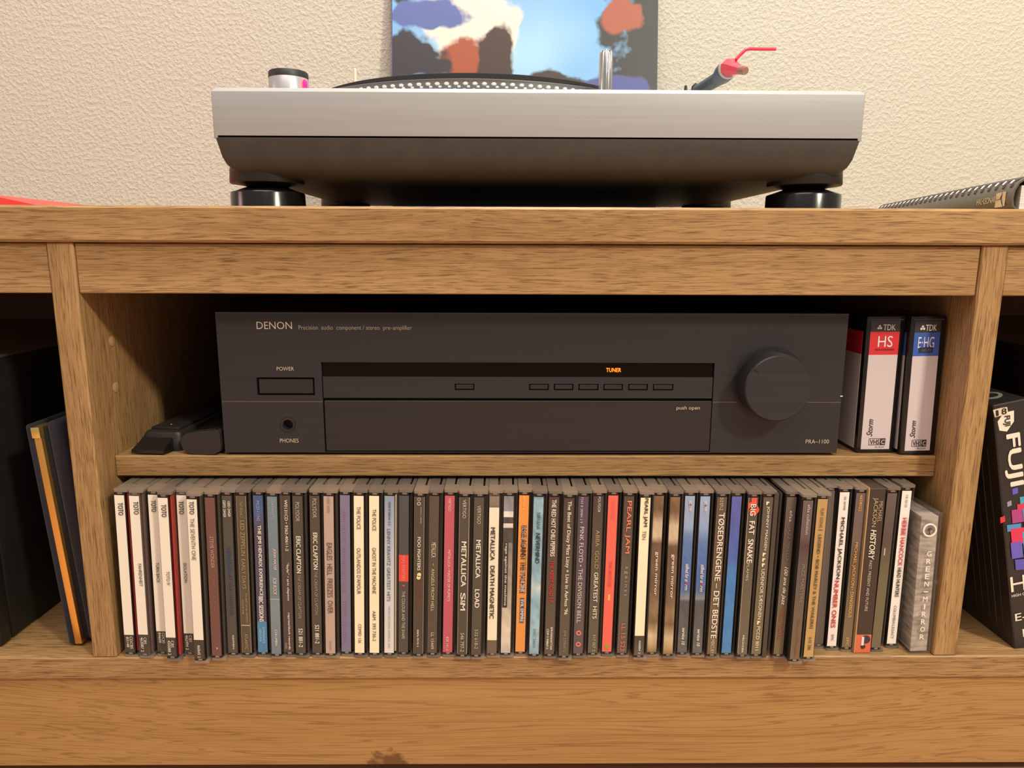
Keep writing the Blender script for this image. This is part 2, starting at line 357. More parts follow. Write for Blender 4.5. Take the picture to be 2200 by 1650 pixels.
# ------------------------------------------------------------------ record sleeve leaning on the wall (plain abstract print)
a, b = at(837, 60, .886), at(1420, 60, .886)
sw = b.x-a.x
def sleeve_mat():
    m = bpy.data.materials.new('abstract_sleeve_print'); m.use_nodes = True; nt = m.node_tree; L = nt.links.new
    bs = nt.nodes['Principled BSDF']; tc = nd(nt, 'ShaderNodeTexCoord')
    n = nd(nt, 'ShaderNodeTexNoise', Scale=6.0, Detail=1.5); L(tc.outputs['Object'], n.inputs['Vector'])
    sky = ramp(nt, [(.3, lin((104, 158, 212))), (.7, lin((170, 208, 226)))]); L(n.outputs['Fac'], sky.inputs[0])
    last = sky.outputs[0]
    def blob(cx_, cz, rx, rz, col, last, soft=.10, amp=.95):
        mp = nd(nt, 'ShaderNodeMapping'); mp.inputs['Location'].default_value = (-cx_/rx, 0, -cz/rz); mp.inputs['Scale'].default_value = (1/rx, 0, 1/rz); L(tc.outputs['Object'], mp.inputs[0])
        ln = nd(nt, 'ShaderNodeVectorMath', operation='LENGTH'); L(mp.outputs[0], ln.inputs[0])
        nk = nd(nt, 'ShaderNodeTexNoise', Scale=26.0, Detail=3.0); L(tc.outputs['Object'], nk.inputs['Vector'])
        ma = nd(nt, 'ShaderNodeMath', operation='MULTIPLY_ADD'); L(nk.outputs['Fac'], ma.inputs[0]); ma.inputs[1].default_value = amp; L(ln.outputs['Value'], ma.inputs[2])
        r = ramp(nt, [(1.0-soft, (1, 1, 1, 1)), (1.0, (0, 0, 0, 1))]); L(ma.outputs[0], r.inputs[0])
        mx = nd(nt, 'ShaderNodeMix', data_type='RGBA'); L(r.outputs[0], mx.inputs[0]); L(last, mx.inputs[6]); mx.inputs[7].default_value = lin(col); return mx.outputs[2]
    for args in SLEEVE_BLOBS: last = blob(*args[:5], last)
    L(last, bs.inputs['Base Color']); bs.inputs['Roughness'].default_value = .45
    return m
# loose patches of colour around a pale blue ground (x from the left edge, z from the bottom, radii)
SLEEVE_BLOBS = [(.09, .235, .11, .15, (214, 206, 196)), (.00, .32, .13, .11, (44, 42, 48)), (.05, .250, .10, .035, (82, 98, 160)), (.02, .165, .15, .07, (84, 96, 150)),
                (.085, .195, .075, .055, (150, 72, 44)), (.02, .20, .10, .06, (46, 42, 50)), (.05, .165, .07, .03, (96, 118, 176)), (.12, .20, .045, .07, (60, 40, 36)), (.135, .155, .12, .045, (52, 42, 50)), (.19, .165, .08, .045, (58, 44, 44)),
                (.33, .22, .15, .24, (46, 47, 50)), (.26, .155, .09, .045, (72, 78, 138)), (.275, .25, .045, .045, (150, 80, 60)), (.13, .345, .14, .07, (60, 46, 46)), (.235, .33, .08, .05, (40, 40, 44))]
sl = empty('record_sleeve', (a.x, .871, ZT1+.0003), (R(-8), 0, 0)); tag(sl, 'blue and dark printed record sleeve leaning on the wall behind the turntable', 'record sleeve')
box('sleeve_card', 0, sw, 0, .0035, 0, .315, sleeve_mat(), sl)
link('sleeve_spine', box_me(-.0003, .0006, -.0002, .0037, 0, .315), ink((44, 62, 132)), sl)

# ------------------------------------------------------------------ songbook with wire binding, lying on the right
bk = empty('songbook', (at(2171, 447, .498).x, .498, ZT1+.0003), (0, 0, R(-10.8))); tag(bk, 'dark olive wire-bound songbook lying flat on the right of the cabinet top', 'book')
OLV = mat('olive_cover', (92, 88, 76), .35, coat=.2); BL, BH = .302, .0235
prof = [(.010, 0), (.004, .0006), (.0008, .004), (0, .009), (.0006, .0145), (.003, .0195), (.0075, .0228), (.014, BH), (.21, BH-.004)]
prof2 = [(.21, BH-.0052), (.014, BH-.0012), (.0082, .0217), (.004, .0188), (.0017, .0142), (.0011, .009), (.0019, .0042), (.0046, .0016), (.010, .0010)]
bm = bmesh.new(); P = prof+prof2; A_ = [bm.verts.new((x, 0, z)) for x, z in P]; B_ = [bm.verts.new((x, BL, z)) for x, z in P]
for k in range(len(P)): bm.faces.new((A_[k], A_[(k+1) % len(P)], B_[(k+1) % len(P)], B_[k]))
for k in range(len(prof)-1):
    for V in (A_, B_):
        bm.faces.new((V[k], V[k+1], V[len(P)-2-k], V[len(P)-1-k]))
link('cover', finish(bm, True), OLV, bk)
box('back_cover', .006, .212, 0, BL, 0, .0008, OLV, bk)
box('page_block', .0055, .208, .0006, BL-.003, .0009, BH-.006, noise_mat('page_edges', [(170, 170, 172), (236, 232, 226)], 1, .7, stretch=(3, 3, 1400)), bk)
coil = box_me(-.0004, .0075, -.0021, .0021, 0, .0009, .0004, 1)
cm = tube_me([(.0016, 0, .0165), (.0026, .0004, .0188), (.0048, .0009, .0213), (.0080, .0016, .0231), (.0125, .0022, .0238)], .0008, 6)
hm = tube_me([(.0030, 0, .0194), (.0042, .0004, .0207), (.0056, .0008, .0218)], .0007, 6)
WIRE = mat('wire_dark', (62, 48, 54), .3); GAPW = mat('slot_paper', (222, 216, 204), .6)
for k in range(27):
    y = .006+k*.0111
    o = link('wire_loop', cm, WIRE, bk); o.location = (-.0004, y, 0)
    o = link('binding_slot', hm, GAPW, bk); o.location = (-.0004, y+.0042, 0)
GOLD = ink((226, 206, 160))
ax_bk = (Vector((0, -1, 0)), Vector((0, 0, 1)))
text('HAL\u2022LEONARD', (-.0003, .0520, .0076), .0330, .0042, GOLD, bk, axes=ax_bk, name='spine_lettering', bold=.01)
def patch(name, pts, m, parent, th=.0003, n=Vector((-1, 0, 0))):
    bm = bmesh.new(); f = [bm.verts.new(Vector(p)) for p in pts]; k = [bm.verts.new(Vector(p)-n*th) for p in pts]
    bm.faces.new(f); bm.faces.new(k[::-1])
    for i in range(len(pts)): bm.faces.new((f[i], f[(i+1) % len(pts)], k[(i+1) % len(pts)], k[i]))
    return link(name, finish(bm, False), m, parent)
patch('emblem', [(-.0003, .0225, .0040), (-.0003, .0120, .0040), (-.0003, .0165, .0090), (-.0003, .0225, .0090)], GOLD, bk)
patch('emblem', [(-.0003, .0225, .0096), (-.0003, .0170, .0096), (-.0003, .0150, .0122), (-.0003, .0150, .0142), (-.0003, .0225, .0136)], GOLD, bk)
patch('emblem', [(-.0003, .0110, .0044), (-.0003, .0090, .0044), (-.0003, .0090, .0142), (-.0003, .0132, .0142), (-.0003, .0132, .0098)], GOLD, bk)

# red folder corner, far left on the top
fo = empty('folder', (-.312, .50, ZT1+.0003)); tag(fo, 'flat bright red folder lying at the left end of the cabinet top', 'folder')
REDF = mat('red_folder', (226, 66, 62), .45)
lo = []
for y in (0, .22):
    lo.append([(-.26, y, 0), (0, y, 0), (0, y, .0006), (-.0105, y, .0026), (-.033, y, .0072), (-.07, y, .0125), (-.14, y, .0165), (-.26, y, .018)])
link('cover', loft_me(lo), REDF, fo)
box('paper_stack', -.255, -.05, -.0006, .2206, .0012, .0065, mat('paper_white', (225, 222, 214), .7), fo)

# ------------------------------------------------------------------ amplifier
YA = .489
A0 = Vector((.0193, YA, ZS1)); amp = empty('preamplifier', A0); tag(amp, 'black hi-fi preamplifier with a large round knob on the shelf', 'amplifier')
AX0, AX1, AZ0, AZ1 = -.1989-A0.x, .2375-A0.x, -.1406-ZS1, -.0416-ZS1
AMP = noise_mat('brushed_black', [(38, 36, 41), (44, 42, 46)], 1, .38, stretch=(4, 600, 600), coat=0)
AMPD = noise_mat('brushed_black_door', [(36, 34, 36), (41, 38, 40)], 1, .38, stretch=(4, 600, 600))
VOID = mat('recess_black', (8, 7, 7), .7)
def ap(px, py, Y=YA): p = at(px, py, Y); return p.x-A0.x, p.z-A0.z
box('chassis', AX0+.002, AX1-.002, .012, .34, AZ0+.001, AZ1-.0015, mat('chassis_black', (20, 19, 19), .5), amp, .001)
for fx in (AX0+.05, AX1-.05):
    for fy in (.06, .29): link('foot', lathe_me([(.016, 0), (.017, AZ0+.003)], 28, 'Z', (fx, fy, 0)), VOID, amp)
xs0, zs0 = ap(693.5, 862); xs1, _ = ap(1531, 862); zseam = ap(900, 863)[1]
box('recess_backing', AX0+.004, AX1-.004, .0045, .013, AZ0+.002, AZ1-.002, VOID, amp)
# upper fascia made of pieces around the openings
zd1, zd0 = ap(1100, 779)[1], ap(1100, 809.5)[1]
pw = [ap(553, 849), ap(675, 811)]
kc = ap(1653, 825)
def plate(name, x0, x1, z0, z1, m=AMP, y0=0, y1=.006, bev=.0004): return box(name, x0, x1, y0, y1, z0, z1, m, amp, bev)
zg = .00025
def poly_plate(name, outer, holes, y0, y1, m):
    """flat plate with openings, in the x-z plane"""
    bm = bmesh.new(); es = []
    for lp in [outer]+holes:
        vs = [bm.verts.new((x, y0, z)) for x, z in lp]
        es += [bm.edges.new((vs[i], vs[(i+1) % len(vs)])) for i in range(len(vs))]
    bmesh.ops.triangle_fill(bm, edges=es, use_beauty=True)
    r = bmesh.ops.extrude_face_region(bm, geom=bm.faces[:])
    for v in r['geom']:
        if isinstance(v, bmesh.types.BMVert): v.co.y = y1
    return link(name, finish(bm, False), m, amp)
circ = lambda c_, rr, n=64: [(c_[0]+rr*cos(2*pi*k/n), c_[1]+rr*sin(2*pi*k/n)) for k in range(n)]
rc = lambda x0, x1, z0, z1: [(x0, z0), (x1, z0), (x1, z1), (x0, z1)]
KR = .0262
zj = [ap(619, 912)]
# one fascia with openings for the centre unit, the power key, the knob well and the jack
poly_plate('fascia', rc(AX0, AX1, AZ0, AZ1), [rc(xs0, xs1, AZ0+.0006, zd1), rc(pw[0][0], pw[1][0], pw[0][1], pw[1][1]), circ(kc, KR), circ(zj[0], .0046, 32)], 0, .006, AMP)
EDGE = mat('edge_line', (120, 114, 112), .3, metal=.5)
for x0, x1 in ((AX0+.0005, xs0), (kc[0]+KR+.0005, AX1-.0005), (xs1, kc[0]-KR+.004)):
    boxes('seam_line', [(x0, x1, -.00025, .0004, zseam-.00025, zseam+.00018)], EDGE, amp)
box('top_edge', AX0, AX1, -.0002, .006, AZ1-.0001, AZ1+.0006, mat('edge_dark', (62, 57, 58), .35), amp)
box('display_window', xs0+.0003, xs1-.0003, .0022, .0046, zd0, zd1-.0002, mat('display_gloss', (4, 4, 4), .08, spec=.25), amp)
zk1, zk0 = zd0-.0002, ap(1100, 855.5)[1]
bt = [(977, 1019), (1137, 1179), (1190, 1232), (1243, 1286), (1296.5, 1338.5), (1350, 1392), (1403, 1447)]
zb1, zb0 = ap(1200, 825)[1], ap(1200, 838.5)[1]
poly_plate('button_strip', rc(xs0+.0006, xs1-.0006, zk0, zk1), [rc(ap(x0, 830)[0], ap(x1, 830)[0], zb0, zb1) for x0, x1 in bt], .0004, .0045, AMP)
for x0, x1 in bt:
    box('selector_button', ap(x0, 830)[0]+.0006, ap(x1, 830)[0]-.0006, .0006, .0046, zb0+.0006, zb1-.0006, AMPD, amp, .0003)
zo1, zo0 = ap(1100, 861.5)[1], AZ0+.0010
box('flap_door', ap(697.5, 900)[0], ap(1528, 900)[0], .0003, .0045, zo0, zo1, AMPD, amp, .0004)
box('power_key', pw[0][0]+.0010, pw[1][0]-.0012, .0008, .0045, pw[0][1]+.0008, pw[1][1]-.0012, AMPD, amp, .0005)
jk = link('headphone_jack', lathe_me([(.0052, -.0004), (.0050, -.0010), (.0036, -.0008), (.0033, .004)], 36, 'Y', (zj[0][0], 0, zj[0][1]), False), mat('jack_black', (40, 37, 37), .3), amp)
# volume knob
link('knob_well', lathe_me([(KR, .0001), (.0248, .0012), (.0240, .0044)], 64, 'Y', (kc[0], 0, kc[1])), mat('knob_well_black', (30, 28, 28), .4), amp)
kn = link('volume_knob', lathe_me([(.0232, .0042), (.0232, -.0155), (.0228, -.0165), (.0220, -.0172), (0, -.0172)], 96, 'Y', (kc[0], 0, kc[1])), AMP, amp)
aa = R(143); p0 = Vector((kc[0]+.0222*cos(aa), -.01735, kc[1]+.0222*sin(aa))); p1 = Vector((kc[0]+.0178*cos(aa), -.01735, kc[1]+.0178*sin(aa)))
link('pointer_mark', cyl_between(p0, p1, .00028, .00020, 6), VOID, kn)
SILK = ink((196, 178, 158)); SILKD = ink((150, 138, 124)); b0 = A0
text_px('DENON', 552, 691, 628, 707, YA, SILK, amp, b0, name='brand_lettering')
text_px('Precision  audio  component / stereo  pre\u2013amplifier', 642, 699, 885, 711, YA, SILKD, amp, b0)
text_px('POWER', 595, 788, 632, 796, YA, SILK, amp, b0)
text_px('PHONES', 602, 942, 642, 950.5, YA, SILK, amp, b0)
text_px('push open', 1453, 872, 1503, 882, YA, SILK, amp, b0)
text_px('PRA\u20131100', 1730, 944, 1780, 952.5, YA, SILK, amp, b0)
text_px('TUNER', 1302, 790.5, 1334, 799, YA+.0022, mat('tuner_glow', (255, 120, 24), .5, emit=2.2), amp, b0, bold=.015, name='lit_lettering')
link('paint_chip', box_me(AX1-.0012, AX1+.0006, -.0006, .0006, ap(1810, 851)[1]-.0004, ap(1810, 851)[1]+.0004), mat('chip_white', (190, 186, 184), .5), amp)

# ------------------------------------------------------------------ two black gadgets left of the amplifier
G0 = Vector((-.215, .489, ZS1))
ga = empty('remote_control', G0, (0, 0, R(-6))); tag(ga, 'matt black rounded remote control beside the amplifier on the shelf', 'remote control')
def xz_extrude(prof, y0, y1, taper=1.0):
    return loft_me([[(x, y0, z) for x, z in prof], [(x*taper, y1, z) for x, z in prof]])
pa = [(-.0020, 0), (.0080, .0005), (.0130, .0030), (.0142, .0070), (.0135, .0175), (.0122, .0188), (-.0050, .0168), (-.0110, .0155), (-.0146, .0125), (-.0158, .0085), (-.0146, .0040), (-.0110, .0010)]
G1 = mat('gadget_black', (42, 38, 37), .5); G2 = mat('gadget_gloss', (26, 24, 24), .22)
link('shell', xz_extrude(pa, 0, .165), G1, ga)
link('top_cover', xz_extrude([(-.0105, .0158), (-.0045, .0170), (.0118, .0190), (.0105, .0196), (-.005, .0176)], .001, .164), G2, ga)
gb = empty('adapter_box', (-.2505, .4905, ZS1)); tag(gb, 'flat black adapter with a lipped front next to the left upright', 'gadget')
gb.rotation_euler = (0, 0, R(-5))
link('body', loft_me([[(x, y, z) for x, y in rrect(-.0125+i, .0155-i, .009+i, .15-i, .004, 4)] for i, z in ((0, 0), (0, .0120), (.0008, .0138), (.002, .0143))]), G1, gb)
link('front_lip', loft_me([[(-.0150, -.002, .0012), (.0090, -.002, .0012), (.0090, -.002, .0034), (-.0150, -.002, .0034)], [(-.0138, .006, .0010), (.0100, .006, .0010), (.0095, .006, .0080), (-.0130, .006, .0080)], [(-.0122, .014, 0), (.0110, .014, 0), (.0105, .014, .0138), (-.0115, .014, .0138)]]), G2, gb)
box('lid', -.0100, .0120, .016, .148, .0140, .0162, mat('gadget_lid', (36, 32, 32), .45), gb, .0007, 2)
link('status_light', lathe_me([(.0009, .0160), (.0006, .0166), (0, .0167)], 12, 'Z', (.001, .024, 0)), mat('amber_dot', (150, 110, 60), .4), gb)

# ------------------------------------------------------------------ camcorder tapes in clear-sleeved boxes
def tape(px_bl, px_br, py_b, py_t, px_tl, label, band, bandtxt, hand, sub):
    p = atz(px_bl, py_b, ZS1); Y = p.y; p2 = at(px_br, py_b, Y); wd = p2.x-p.x
    h = at(px_tl, py_t, Y).z-ZS1; lean = (at(px_tl, py_t, Y).x-p.x)/h
    o = empty('camcorder_tape', p+Vector((0, 0, .0003)), (0, 0, 0)); o.rotation_euler = (0, math.atan(lean), 0)
    tag(o, label, 'video tape', 'camcorder tapes right of the amplifier')
    CASE = mat('tape_case', (22, 19, 20), .22)
    box('case', 0, wd, 0, .062, 0, h, CASE, o, .0012, 2)
    def zz(py): return at((px_bl+px_br)/2, py, Y).z-ZS1
    x0, x1 = .0030, wd-.0042
    DARK = mat('tape_band_dark', (50, 46, 50), .4, coat=.4); PAP = mat('tape_paper', (204, 192, 196), .45, coat=.35)
    t0, t1, t2, t3 = zz(sub[0]), zz(sub[1]), zz(sub[2]), zz(sub[3])
    box('header_strip', x0, x1, -.0003, .001, t1, t0, DARK, o)
    box('colour_band', x0, x1, -.0003, .001, t2, t1, band, o)
    box('paper_label', x0, x1, -.0003, .001, t3, t2, PAP, o)
    box('side_colour_band', -.0003, .001, .004, .055, t2, t1, band, o); box('side_paper_label', -.0003, .001, .004, .055, t3, t2, PAP, o)
    box('top_rib', .002, wd-.002, -.0004, .004, h-.0030, h-.0022, mat('tape_rib', (70, 62, 62), .3), o)
    WT = ink((226, 222, 224)); W = x1-x0; m0 = -.0005
    text('TDK', (x0+W*.42, m0, t1+(t0-t1)*.15), W*.42, (t0-t1)*.52, WT, o, bold=.02)
    cc = (x0+W*.30, t1+(t0-t1)*.40); rr = (t0-t1)*.24
    for k in range(3):
        a_ = R(90+120*k)
        link('logo_mark', lathe_me([(rr*.42, m0), (rr*.42, m0+.0003)], 10, 'Y', (cc[0]+rr*.55*cos(a_), 0, cc[1]+rr*.55*sin(a_))), WT, o)
    hb = t1-t2
    text(bandtxt, (x0+W*(.28 if len(bandtxt) < 3 else .17), m0, t2+hb*.34), W*(.50 if len(bandtxt) < 3 else .62), hb*.48, WT, o)
    if len(bandtxt) < 3: text('HIGH STANDARD', (x0+W*.20, m0, t2+hb*.18), W*.66, hb*.09, ink((60, 14, 20)), o)
    else:
        box('sub_band', x0+W*.22, x0+W*.77, m0, 0, t2+hb*.14, t2+hb*.38, ink((40, 46, 66)), o)
        text('HI-FI', (x0+W*.34, m0-.0002, t2+hb*.19), W*.32, hb*.13, ink((92, 104, 140)), o)
    hp = t2-t3
    text(hand, (x0+W*.36, m0, t3+hp*.140), hp*.185, W*.20, ink((46, 42, 50)), o, 'u', bold=.01, shear=.45, name='handwriting')
    xb = x0+W*.26; zb = t3+hp*.045; ww = W*.58; hh = hp*.068
    INK = ink((52, 48, 54))
    boxes('logo_frame', [(xb, xb+ww, m0, 0, zb, zb+.0003), (xb, xb+ww, m0, 0, zb+hh, zb+hh+.0003), (xb, xb+.0003, m0, 0, zb, zb+hh), (xb+ww*.68, xb+ww, m0, 0, zb, zb+hh)], INK, o)
    text('VHS', (xb+ww*.08, m0, zb+hh*.12), ww*.56, hh*.76, INK, o, bold=.02)
    text('C', (xb+ww*.74, m0-.0002, zb+hh*.16), ww*.20, hh*.68, PAP, o, bold=.03)
    text('PAL SECAM', (xb+ww*.40, m0, zb-hh*.42), ww*.55, hh*.22, INK, o)
    return o
tape(1839, 1921, 973.5, 680, 1863.5, 'boxed camcorder tape with a red band on its spine', mat('band_red', (208, 44, 54), .4, coat=.4), 'HS', 'Storm', (690.5, 714, 763.5, 966))
tape(1933, 2008, 978, 680, 1958, 'boxed camcorder tape with a blue band on its spine', mat('band_blue', (54, 92, 178), .4, coat=.4), 'E\u00b7HG', 'Storm', (691, 716, 766.5, 969.5))

# ------------------------------------------------------------------ compartment contents: speakers, velvet case, tape box
def speaker(x0, x1, y0, y1, z1, label):
    o = empty('loudspeaker', ((x0+x1)/2, y0, ZB1+.0004)); tag(o, label, 'loudspeaker'); hw = (x1-x0)/2; h = z1-ZB1
    SPK = noise_mat('speaker_black', [(22, 20, 20), (28, 26, 25)], 80, .5)
    box('enclosure', -hw, hw, .012, y1-y0, 0, h, SPK, o, .002, 2)
    box('front_baffle', -hw, hw, 0, .0115, 0, h, BLK, o, .002, 2)
    box('painted_lit_top', -hw+.001, hw-.001, .001, y1-y0-.001, h-.0008, h+.0012, mat('speaker_top_lit', (92, 84, 78), .45), o)  # added lighter sheet: light on the black enclosure's top, put into the colour
    gr = box('grille', -hw+.008, hw-.008, -.008, .0005, .008, h-.008, mat('grille_cloth', (20, 19, 19), .9), o, .003, 2)
    bm = bmesh.new()
    box('port_plate', -.03, .03, y1-y0, y1-y0+.002, .05, .11, BLK, o)
    return o
pl0 = atz(0, 1386, ZB1)
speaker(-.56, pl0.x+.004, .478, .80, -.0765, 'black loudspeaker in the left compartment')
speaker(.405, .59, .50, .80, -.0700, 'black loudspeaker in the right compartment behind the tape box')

# velvet case
vb = atz(147, 1391, ZB1); vt = at(55, 916, vb.y+.002)
hgt = (vt-vb).length; lean = math.atan2(vt.x-vb.x, vt.z-vb.z)
vc = empty('velvet_case', (vb.x, vb.y, ZB1+.0014), (0, lean, R(0))); tag(vc, 'navy velvet case with a brass edge strip leaning by the left upright', 'case')
VEL = noise_mat('navy_velvet', [(16, 13, 26), (24, 20, 34)], 260, .85, bump=.15, bscale=900)
VEL.node_tree.nodes['Principled BSDF'].inputs['Sheen Weight'].default_value = .08
box('case_half', .0003, .0050, 0, .17, .0002, hgt, VEL, vc, .0022, 3)
box('case_half', .0145, .0255, .001, .17, .0022, hgt+.001, VEL, vc, .003, 3)
BRASS = mat('brass', (246, 186, 100), .28, metal=.9)
br = box('brass_strip', .0046, .0098, .0008, .016, .0002, hgt-.003, BRASS, vc, .0006, 2)
box('brass_clip', .0042, .0102, -.0004, .016, hgt-.010, hgt-.0022, mat('brass_pale', (236, 206, 130), .22, metal=.9), br, .0006, 2)
box('inner_gap', .0098, .0146, .004, .168, .003, hgt-.003, mat('gap_black', (12, 10, 14), .9), vc)

# video tape box in the right compartment
f0 = atz(2180, 1395, ZB1); f1 = at(2129, 870, f0.y+.002)
fh = (f1-f0).length; fl = math.atan2(f1.x-f0.x, f1.z-f0.z)
fb = empty('video_tape_box', (f0.x, f0.y, ZB1), (0, fl, 0)); tag(fb, 'black cardboard video tape box with white lettering leaning on the right upright', 'video tape')
FW = .0250
FBK = noise_mat('card_black', [(34, 30, 30), (40, 36, 35)], 60, .4, coat=.15)
box('carton', 0, FW, 0, .104, 0, fh, FBK, fb, .0007, 1)
WH = ink((228, 220, 206))
def fz(py): return (f0.z-at(2155, py, f0.y).z)*-1/cos(fl)
def fpx(px, py):  # photograph position on the spine -> local x, z
    p = at(px, py, f0.y)-Vector((f0.x, f0.y, ZB1)); c_, s_ = cos(-fl), sin(-fl)
    return p.x*c_+p.z*s_, -p.x*s_+p.z*c_
def fquad(name, pts, m, d=.0003):
    L_ = [fpx(*p) for p in pts]; return patch(name, [(x, -d, z) for x, z in L_], m, fb, .0003, Vector((0, -1, 0)))
# number sticker
fquad('number_sticker', [(2133, 881), (2146, 877.5), (2150, 893), (2137, 896.5)], ink((222, 206, 184)), .0003)
fquad('number_sticker', [(2146.5, 877), (2163, 874.5), (2166, 890), (2150, 893)], ink((222, 206, 184)), .0003)
axf = (Vector((1, 0, 0)), Vector((0, 0, 1)))
x, z = fpx(2139.5, 893.5); text('1', (x, -.0006, z), .0016, .0040, ink((30, 26, 24)), fb, bold=.02)
x, z = fpx(2151.5, 890.5); text('8', (x, -.0006, z), .0033, .0042, ink((30, 26, 24)), fb, bold=.02)
# emblem and name, reading downwards
emb = [(2152, 893), (2168, 884), (2178, 882), (2178, 905), (2163, 927), (2147, 925), (2143, 906)]
fquad('emblem', emb, WH, .0002)
x, z = fpx(2153, 895); text('FUJI', (x, -.0005, z), .0072, .0050, mat('emblem_ink', (36, 32, 32), .4), fb, 'd', bold=.03)
x, z = fpx(2157, 936); x2, z2 = fpx(2157, 1047)
text('FUJI', (x-.0016, -.0004, z), (z-z2), .0120, WH, fb, 'd', bold=.06, name='brand_lettering')
# coloured squares
sq = [(2174, 1049, 2186, 1061, (86, 90, 190)), (2163, 1077, 2172, 1087, (150, 140, 170)), (2148, 1110, 2158, 1122, (206, 50, 60)), (2190, 1066, 2215, 1100, (70, 160, 200)),
      (2184, 1082, 2200, 1094, (206, 52, 84)), (2172, 1094, 2196, 1122, (170, 60, 130)), (2162, 1126, 2192, 1140, (74, 140, 196)), (2170, 1134, 2200, 1168, (214, 48, 88)),
      (2170, 1164, 2194, 1198, (100, 90, 190)), (2195, 1140, 2225, 1190, (76, 160, 204)), (2179, 1200, 2222, 1222, (88, 84, 180)), (2196, 1094, 2226, 1126, (70, 156, 206)), (2200, 1126, 2226, 1142, (214, 64, 90))]
for i, (x0, y0, x1, y1, c_) in enumerate(sq):
    sk = (y1-y0)*.09
    fquad('print_square', [(x0, y0+2), (x1, y0-2), (x1+sk, y1-2), (x0+sk, y1+2)], ink(c_), .0003+.00005*i)
x, z = fpx(2172, 1272); text('H', (x, -.0004, z), .0105, .0118, WH, fb)
x, z = fpx(2173, 1284); text('HIGH QU', (x, -.0004, z), .0118, .0024, WH, fb, bold=.02)
x, z = fpx(2181, 1334); text('E-', (x, -.0004, z), .0078, .0058, WH, fb, bold=.03)
fquad('logo_frame', [(2196, 1352), (2212, 1350), (2214, 1366), (2198, 1368)], WH)
# side print and sticker
axs = (Vector((0, 0, -1)), Vector((0, -1, 0)))
GRY = ink((92, 84, 78))
for k in range(5):
    boxes('side_rule', [(-.00025, .0001, .010+k*.0075, .0103+k*.0075, .012, fh*.82-k*.004)], ink((70, 62, 56)) if k not in (1,) else GRY, fb)
text('E-240 HQ A', (-.0003, .0560, fh*.50), .030, .0045, ink((150, 130, 108)), fb, axes=axs)
box('side_sticker', -.0003, .0002, .070, .086, fh*.22, fh*.46, mat('sticker_tan', (150, 126, 100), .5), fb)
tc_ = link('top_ring', lathe_me([(.0085, 0), (.0085, .0004), (.0060, .0004), (.0060, 0)], 32, 'Z', (.0115, .022, fh), False), ink((120, 134, 112)), fb)

# ------------------------------------------------------------------ CD cases standing in a row
PLAS = mat('clear_case_plastic', (150, 136, 124), .2, alpha=.12, coat=.3)
CAPM = mat('frosted_case_edge', (150, 134, 122), .18, coat=.5, alpha=.60)
CAPS = [CAPM, mat('frosted_case_edge_warm', (164, 144, 128), .16, coat=.5, alpha=.5), mat('frosted_case_edge_dark', (126, 114, 106), .2, coat=.5, alpha=.66)]
TRAY = mat('tray_black', (26, 23, 22), .35)
TRAYG = mat('tray_grey', (92, 84, 80), .35)
SLOT = mat('slot_dark', (30, 25, 23), .6)
CH = .1248
me_tray = box_me(-.0050, .0024, .0006, .1405, .0014, CH-.0018, .0003)
me_lid = box_me(.0036, .0051, .0010, .1410, .0006, CH-.0012, .0003)
me_book = box_me(.0025, .0035, .0030, .1390, .0030, CH-.0040)
def cap_me(z0, z1):
    bm = bmesh.new()
    lo = rrect(-.0051, .0051, -.0003, .0125, .0016, 3)
    loops = [[(x, y, z0) for x, y in lo], [(x, y, z1) for x, y in lo]]
    rs = [[bm.verts.new(p) for p in l] for l in loops]; n = len(lo)
    for k in range(n): bm.faces.new((rs[0][k], rs[0][(k+1) % n], rs[1][(k+1) % n], rs[1][k]))
    bm.faces.new(rs[0]); bm.faces.new(rs[1])
    bm_box(bm, -.0051, .0012, .0126, .1410, z0, z1); bm_box(bm, .0026, .0051, .0134, .1410, z0, z1)
    return finish(bm, False)
me_top, me_bot = cap_me(CH-.0017, CH), cap_me(0, .0013)
me_clip = box_me(-.0022, .0006, -.0002, .003, .0016, .0031, .0003)
me_clip2 = box_me(-.0024, .0010, -.0002, .003, CH-.0034, CH-.0020, .0003)
WHT, CRM, BLKC = (238, 230, 216), (246, 232, 200), (58, 54, 48)
GROUP = 'CD cases standing in a row on the bottom board'
LW = .0067; LC = -.00105
